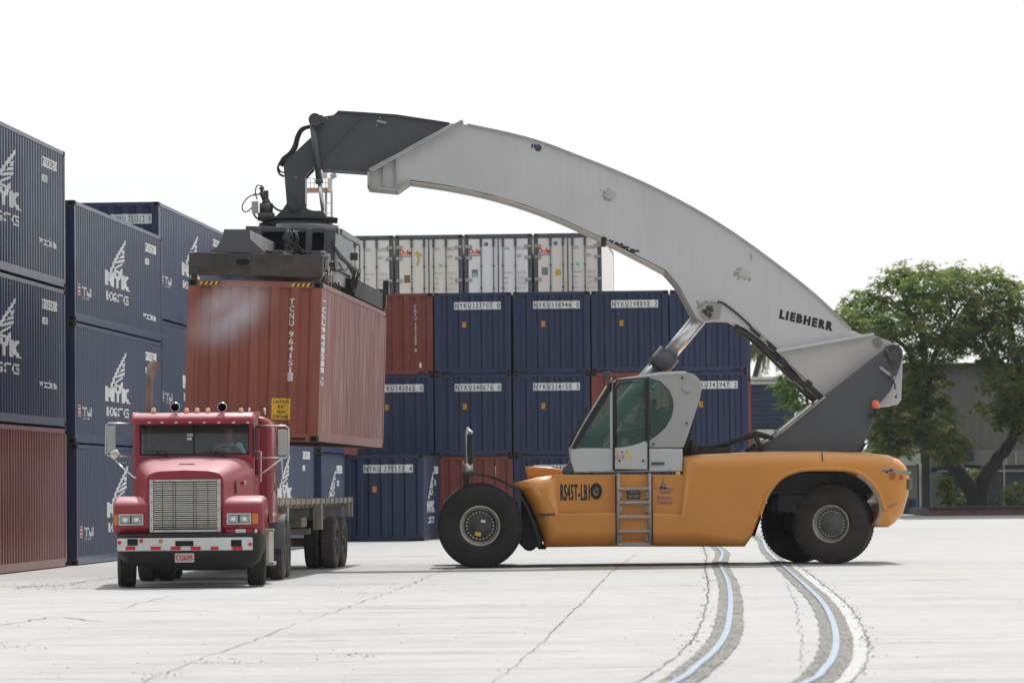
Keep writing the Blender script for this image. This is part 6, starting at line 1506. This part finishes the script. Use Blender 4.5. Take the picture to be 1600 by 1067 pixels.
w_ = MB(); face_box(w_, 1454, 738, 1472, 806, 204.75, .1); w_.build('wall_panel', mat('grey_panel', (.16, .19, .2), .6), bd)
for a, b, s in ((1503, 697, 1.0), (1508, 712, .9)): MB().cbox(P(a, b, 204.6), (s, .5, .5), .05).build('air_unit', M_bdk, bd)
for a in (1463, 1560, 1573, 1588): MB().box((P(a, 770, 204.7).x, 204.72, (zm + z2) / 2), (.10, .1, zm - z2)).build('band_rib', M_bfr, bd)
# low pale annex
an = empty('pale_annex', (P(1405, 770, 203).x, 203, 0), 0, 'low pale building with blue base right behind the yellow machine tail', 'building')
w_ = MB(); face_box(w_, 1300, 728, 1441, 808, 203, 6); w_.build('wall', mat('annex_wall', (.26, .27, .255), .8, var=.1), an)
w_ = MB(); face_box(w_, 1290, 700, 1444, 728, 202.2, 8); w_.build('roof', M_ltn, an)
w_ = MB(); face_box(w_, 1425, 779, 1433, 806, 202.7, .28); face_box(w_, 1412, 779, 1421, 806, 202.7, .28); w_.build('blue_base', M_blue, an)
for a, b, c, m_, lab in ((1440.5, 1452.5, 700, M_brpost, 'dark brown square post beside the brick planter'), (1433.5, 1439, 725, M_brpost, 'narrow dark post left of the pale pipe')):
    q = MB(); face_box(q, a, c, b, 806, 196, .35); q.cbox(P((a + b) / 2, 806, 196.1), ((b - a) / 30 + .1, .5, .25), .03); o = q.build('porch_post', m_, None, org=(P((a + b) / 2, 0, 196).x, 196.2, 0)); tag(o, lab, 'post')
q = MB(); q.cyl((P(1438.5, 770, 195).x, 195, 0), (P(1438.5, 770, 195).x, 195, P(1438, 725, 195).z), .06, 10); q.cyl((P(1438.5, 770, 195).x, 195, 0), (P(1438.5, 770, 195).x, 195, .5), .075, 10, mi=1)
tag(q.build('drain_pipe', [M_ltn, M_lbl], None, org=(P(1438.5, 770, 195).x, 195, 0)), 'thin pale pipe with light blue foot beside the brown post', 'pipe')
pl = empty('brick_planter', (P(1530, 770, 190.5).x, 190.5, 0), 0, 'low brick planter wall with dark coping round the big tree', 'planter')
q = MB(); xa, xb = P(1451, 770, 190).x, P(1760, 770, 190).x; zt = P(1520, 794, 190).z
q.box(((xa + xb) / 2, 190.2, zt / 2), (xb - xa, .4, zt)); q.build('wall', M_brick, pl)
q = MB(); q.cbox(((xa + xb) / 2, 190.2, zt + .05), (xb - xa + .3, .55, .12), .02); q.build('coping', M_cop, pl)
q = MB(); q.box(((xa + xb) / 2, 196.5, .2), (xb - xa - .1, 12, .3)); q.build('soil', mat('dark_soil', (.05, .04, .03), .95), pl)
q = MB(); g0 = G(1300, 810.5); q.box((17.5 + 60, 180.5, -.02), (120, 19, .06)); 
pv_ = q.build('asphalt_apron', mat('dark_asphalt', (.07, .07, .068), .9, var=.25, nscale=2), None, org=(40, 180, 0)); tag(pv_, 'dark asphalt strip in front of the brick planter', kind='structure')
# navy shed
sh = empty('navy_shed', (P(1205, 770, 172).x, 172, 0), 0, 'dark blue shed with a white fascia under the boom foot', 'shed')
q = MB(); face_box(q, 1120, 600, 1241, 668, 172, 8); q.build('wall', M_shed, sh)
q = MB(); face_box(q, 1110, 588, 1244, 594, 171.6, 9); face_box(q, 1112, 594.5, 1243, 601, 171.8, 8.5); q.build('roof', M_ltn, sh)
q = MB(); face_box(q, 1120, 670, 1290, 706, 173.5, 4); q.build('lower_wall', mat('shed_lower', (.30, .29, .27), .8), sh)
q = MB(); 
for k in range(9): face_box(q, 1120, 606 + k * 7, 1241, 607 + k * 7, 171.97, .03)
q.build('cladding_seam', M_bdk, sh)
q = MB()
for a in (1125, 1170, 1215, 1285): face_box(q, a, 668, a + 5, 806, 172.4, .2)
q.build('post', M_brpost, sh)
q = MB(); face_box(q, 1185, 671, 1209, 690, 170.5, 1.2); tag(q.build('white_box_van_body', M_ltn, sh), None)
for o in list(sh.children):
    if o.name.startswith('white_box'): o.name = 'white_panel'
# light mast
ms = empty('light_mast', (P(514, 330, 160).x, 160, 0), 0, 'tall floodlight mast with railed platform behind the boom head', 'mast')
q = MB(); 
for dx in (-.12, .12): q.cyl((P(514, 330, 160).x + dx, 160, 0), (P(514, 330, 160).x + dx, 160, P(514, 298, 160).z + .0), .05, 8)
for k in range(26): q.cyl((P(514, 330, 160).x - .12, 160, 3 + k * .42), (P(514, 330, 160).x + .12, 160, 3 + k * .42), .015, 6)
q.build('pole', M_bfr, ms)
q = MB(); face_box(q, 472, 293.5, 515, 298.5, 159.5, 1.2); q.build('platform', mat('rusty_platform', (.36, .20, .12), .8, var=.2), ms)
q = MB()
for a in range(473, 512, 6): q.cyl(P(a, 279, 159.5), P(a, 294, 159.5), .014, 6)
for b in (279, 286): q.cyl(P(473, b, 159.5), P(511, b, 159.5), .014, 6)
q.build('railing', M_bfr, ms)
q = MB(); face_box(q, 512, 278, 518.5, 298, 159.3, .4); face_box(q, 503, 266, 511, 277, 159.6, .4); q.build('lamp_housing', M_ltn, ms)
q = MB(); q.cbox(P(521, 275, 159.4), (.26, .2, .22), .03, Matrix.Rotation(R(-30), 3, 'Y')); q.cyl(P(518, 280, 159.5), P(521, 276, 159.5), .03, 6); q.build('floodlight', M_mirb, ms)

# ---- trees
def leafmat(name, c0, c1):
    mt = bpy.data.materials.new(name); mt.use_nodes = True; nt = mt.node_tree; b = nt.nodes['Principled BSDF']
    v = coords(nt, (1, 1, 1)); n1 = noise(nt, v, .55, 3); wn = nt.nodes.new('ShaderNodeTexWhiteNoise'); 
    gm = nt.nodes.new('ShaderNodeNewGeometry'); nt.links.new(gm.outputs['Random Per Island'], wn.inputs['W']) if 'W' in wn.inputs else None; wn.noise_dimensions = '1D'
    mx_ = nt.nodes.new('ShaderNodeMath'); mx_.operation = 'ADD'; nt.links.new(ramp(nt, n1, .3, .7), mx_.inputs[0]); nt.links.new(gm.outputs['Random Per Island'], mx_.inputs[1])
    dv = nt.nodes.new('ShaderNodeMath'); dv.operation = 'MULTIPLY'; dv.inputs[1].default_value = .5; nt.links.new(mx_.outputs[0], dv.inputs[0])
    nt.links.new(mix(nt, dv.outputs[0], c0, c1), b.inputs['Base Color']); b.inputs['Roughness'].default_value = .55; b.inputs['Specular IOR Level'].default_value = .35
    tr_ = nt.nodes.new('ShaderNodeBsdfTranslucent'); tr_.inputs[0].default_value = (c1[0] * 1.5, c1[1] * 1.6, c1[2], 1); mxs = nt.nodes.new('ShaderNodeMixShader'); mxs.inputs[0].default_value = .38
    nt.links.new(b.outputs[0], mxs.inputs[1]); nt.links.new(tr_.outputs[0], mxs.inputs[2]); nt.links.new(mxs.outputs[0], nt.nodes['Material Output'].inputs[0]); return mt
M_leaf = leafmat('mango_leaves', (.042, .080, .020), (.185, .235, .055)); M_leaf2 = leafmat('bush_leaves', (.035, .085, .02), (.12, .20, .05)); M_bark = mat('dark_bark', (.030, .027, .026), .9, var=.3, nscale=4, bump=.6)
rl = random.Random(11)
def rosette(vs, fs, c, s, nl):
    """spray of drooping leaves round a twig end"""
    for k in range(nl):
        a = rl.uniform(0, 6.283); dr = rl.uniform(-.75, .25); L = s * rl.uniform(.6, 1.25); w = L * rl.uniform(.14, .22)
        d = Vector((math.cos(a), math.sin(a), dr)).normalized(); sd_ = d.cross(Vector((0, 0, 1))).normalized(); up = sd_.cross(d)
        sd_ = (sd_ + up * rl.uniform(-.7, .7)).normalized(); p0 = c + d * .05; n = len(vs)
        vs += [p0, p0 + d * L * .5 + sd_ * w, p0 + d * L - Vector((0, 0, L * .18)), p0 + d * L * .5 - sd_ * w]; fs.append((n, n + 1, n + 2, n + 3))
def foliage(blobs, dens, s, nl, gap=0.):
    """blobs = (centre, rx, ry, rz): sprays crowd towards the skin of uneven sub-clumps"""
    vs, fs = [], []
    for c, rx, ry, rz in blobs:
        vol = (rx * ry * rz) ** (1 / 3); ns = max(14, int(vol * vol * 16))
        for _ in range(ns):
            u = Vector((rl.gauss(0, 1), rl.gauss(0, 1), rl.gauss(0, 1))).normalized(); k = rl.uniform(.45, 1.0) ** .6
            cc = c + Vector((u.x * rx * k, u.y * ry * k, u.z * rz * k)); r_ = rl.uniform(.45, 1.0) * min(1.0, vol * .55)
            if rl.random() < gap: continue
            for _ in range(int(dens * max(.4, r_ * r_))):
                q = Vector((rl.gauss(0, .5), rl.gauss(0, .5), rl.gauss(0, .36)))
                if q.length > 1.25: continue
                rosette(vs, fs, cc + q * r_, s, nl)
    return vs, fs
def limb(mb, pts, r0, r1):
    p = catmull(pts, 5); n = len(p); mb.tube([q + Vector((rl.uniform(-.04, .04), 0, rl.uniform(-.04, .04))) for q in p], [r0 + (r1 - r0) * i / (n - 1) for i in range(n)], 9)
def B(px_, py_, Y, rx, rz, ry=None): return (P(px_, py_, Y), rx, ry or rx, rz)
bt = empty('mango_tree', (P(1526, 770, 195).x, 195, 0), 0, 'large spreading green tree with a forked dark trunk in the brick planter', 'tree')
blobs = []
for a, b, rx, rz, dy in ((1320, 490, 1.5, .9, 0), (1345, 470, 1.2, .8, 1), (1310, 520, 1.2, .8, 0), (1350, 510, 1.6, 1.2, -1), (1390, 450, 1.3, 1.0, 0), (1410, 425, 1.2, .7, 1), (1440, 432, 1.4, .9, -1), (1470, 450, 1.5, 1.0, 0), (1500, 430, 1.4, .8, 1), (1540, 440, 1.5, 1.0, 0), (1570, 450, 1.2, .9, 1),
                    (1600, 460, 1.3, 1.0, 0), (1430, 480, 1.8, 1.1, -2), (1395, 495, 1.4, 1.0, 2), (1480, 500, 1.7, 1.0, -1), (1540, 500, 1.8, 1.2, 1), (1590, 520, 1.6, 1.2, -1), (1640, 500, 2, 1.6, 0), (1700, 520, 2.2, 1.8, 0), (1425, 535, 1.5, .9, 1), (1465, 545, 1.3, .8, -1), (1510, 550, 1.4, .8, 1), (1580, 560, 1.5, 1.0, 0),
                    (1400, 590, 1.2, 1.1, 0), (1385, 630, 1.3, 1.3, -1), (1420, 640, 1.4, 1.4, 0), (1390, 680, 1.3, 1.1, 0), (1450, 610, 1.2, 1.0, 1), (1460, 660, 1.3, 1.2, 0), (1430, 690, 1.2, .8, -1), (1480, 690, .9, 1.0, 0), (1560, 600, 1.3, .9, -1), (1595, 620, 1.5, 1.2, 0), (1620, 570, 1.6, 1.4, 0), (1640, 640, 1.8, 1.5, 0), (1585, 660, 1.0, .9, 0), (1555, 640, .9, .7, 0), (1505, 515, 1.2, .8, 1), (1400, 665, 1.2, 1.0, 1), (1372, 655, 1.0, 1.0, 0), (1372, 700, .9, .6, 0), (1450, 575, .9, .6, 0), (1535, 470, 1.2, .8, 0)):
    blobs.append(B(a, b + (9 if b < 505 else 0), 194 + dy, rx * rl.uniform(.9, 1.08), rz, 1.6))
vs, fs = foliage(blobs, 27, .33, 5, .12)
MB().add(vs, fs).build('crown', M_leaf, bt)
open('/tmp/leaves','w').write(str(len(fs)))
tk = MB()
base = P(1526, 800, 195); base.z = 0
limb(tk, [base, P(1520, 770, 195), P(1500, 740, 195), P(1478, 718, 195), P(1455, 700, 195), P(1440, 660, 195), P(1432, 600, 195), P(1420, 540, 195)], .52, .12)
limb(tk, [base + Vector((.1, 0, 0)), P(1533, 765, 195), P(1545, 735, 195), P(1562, 712, 195), P(1580, 690, 195), P(1592, 640, 195), P(1590, 570, 195), P(1575, 490, 195)], .50, .12)
limb(tk, [P(1448, 690, 195), P(1450, 640, 194.5), P(1452, 590, 194), P(1470, 530, 194), P(1500, 480, 194)], .26, .06); limb(tk, [P(1445, 570, 194), P(1438, 520, 194), P(1412, 470, 194), P(1405, 440, 194)], .16, .04)
limb(tk, [P(1452, 600, 195), P(1420, 550, 195), P(1380, 515, 195), P(1340, 490, 195)], .16, .04); limb(tk, [P(1590, 600, 195), P(1560, 560, 195), P(1530, 510, 195), P(1520, 460, 195)], .16, .04)
limb(tk, [P(1590, 620, 195), P(1620, 570, 195), P(1660, 530, 195)], .18, .05); limb(tk, [P(1562, 712, 195), P(1575, 690, 194), P(1600, 672, 194), P(1630, 660, 194)], .2, .05)
limb(tk, [P(1440, 660, 195), P(1420, 660, 194.5), P(1395, 680, 194)], .12, .03); limb(tk, [P(1470, 540, 194), P(1485, 500, 194), P(1482, 450, 194)], .09, .03)
tk.build('trunk', M_bark, bt)
us = empty('shrub', (P(1482, 770, 193).x, 193, .3), 0, 'leafy shrub at the left foot of the forked trunk', 'shrub', 'shrubs in the planter')
vs, fs = foliage([B(1481, 768, 193, .45, .5), B(1486, 784, 193, .55, .35), B(1476, 750, 193, .3, .35), B(1517, 748, 196, .45, .7)], 11, .32, 4); MB().add(vs, fs).build('foliage', M_leaf, us)
st_ = MB(); limb(st_, [Vector((P(1484, 770, 193).x, 193, .2)), P(1483, 770, 193), P(1482, 745, 193)], .04, .015); st_.build('stem', M_bark, us)
us = empty('shrub', (P(1590, 770, 193).x, 193, .3), 0, 'dark rounded shrub in the planter at the right edge', 'shrub', 'shrubs in the planter')
vs, fs = foliage([B(1590, 775, 193, .9, .6), B(1600, 765, 193, .8, .6), B(1575, 783, 193, .5, .4)], 11, .3, 4); MB().add(vs, fs).build('foliage', M_leaf, us)
st_ = MB(); limb(st_, [Vector((P(1592, 770, 193).x, 193, .2)), P(1592, 775, 193), P(1592, 765, 193)], .04, .015); st_.build('stem', M_bark, us)
b2 = empty('young_tree', (P(1262, 770, 166).x, 166, 0), 0, 'small bright green tree in front of the navy shed, under the boom foot', 'tree')
vs, fs = foliage([B(1245, 590, 166, .9, .8), B(1232, 610, 166, .7, .6), B(1260, 620, 166, 1.1, 1.0), B(1238, 635, 166, .8, .6), B(1280, 600, 166, 1.2, 1.0), B(1275, 650, 166, 1.0, .9), B(1245, 575, 166, .7, .6), B(1300, 570, 166, 1.2, 1.0), B(1300, 640, 166, 1.2, 1.1)], 14, .32, 4)
MB().add(vs, fs).build('crown', M_leaf2, b2)
tk = MB(); limb(tk, [Vector((P(1262, 770, 166).x, 166, 0)), P(1263, 720, 166), P(1262, 650, 166), P(1258, 600, 166)], .14, .04); limb(tk, [P(1263, 680, 166), P(1280, 640, 166), P(1290, 600, 166)], .08, .03); tk.build('trunk', M_bark, b2)
# palm behind the shed
M_palm = leafmat('palm_fronds', (.055, .062, .025), (.15, .15, .065))
pm = empty('palm_tree', (P(1176, 770, 188).x, 188, 0), 0, 'drooping coconut palm rising behind the navy shed', 'tree')
top = P(1194, 534, 188); vs, fs = [], []; fr_ = MB()
for k in range(22):
    a = 6.283 * k / 22 + rl.uniform(-.1, .1); e0 = rl.uniform(.0, 1.1); L = rl.uniform(1.5, 2.1); path = []
    for i in range(9):
        t = i / 8; r_ = L * (math.sin(t * 1.4) * .72) * math.cos(e0 * .6); path.append(top + Vector((math.cos(a) * r_, math.sin(a) * r_, e0 * t * 1.2 - t * t * L * .95)))
    fr_.tube(path, [.035 - .003 * i for i in range(9)], 5, mi=1)
    for i in range(1, 9):
        for j in range(4):
            p = path[i - 1].lerp(path[i], j / 4); d = (path[i] - path[i - 1]).normalized(); s_ = d.cross(Vector((0, 0, 1))).normalized()
            for sg in (-1, 1):
                q = (s_ * sg * .8 + d * .5 + Vector((0, 0, -.75))).normalized(); Lf = .7 * math.sin(.6 + i / 8 * 2.2) * rl.uniform(.7, 1.1); n = len(vs)
                vs += [p, p + q * Lf * .5 + d * .05, p + q * Lf, p + q * Lf * .5 - d * .05]; fs.append((n, n + 1, n + 2, n + 3))
fr_.add(vs, fs, 0); fr_.build('crown', [M_palm, M_brpost], pm)
tk = MB(); limb(tk, [Vector((P(1176, 770, 188).x, 188, 0)), P(1170, 650, 188), top], .2, .12); tk.build('trunk', M_brpost, pm)

# ---- hazy air of the hot yard
hz_m = bpy.data.materials.new('haze'); hz_m.use_nodes = True; nt = hz_m.node_tree; nt.nodes.clear(); out = nt.nodes.new('ShaderNodeOutputMaterial')
pvn = nt.nodes.new('ShaderNodeVolumePrincipled'); pvn.inputs['Color'].default_value = (.86, .91, 1, 1); pvn.inputs['Density'].default_value = HAZE; nt.links.new(pvn.outputs[0], out.inputs['Volume'])
if HAZE > 0:
    hb3 = MB().box((0, 150, 12), (400, 420, 26)).build('haze', hz_m, None, org=(0, 150, 12)); tag(hb3, 'thin pale haze over the whole yard', 'haze', kind='stuff')
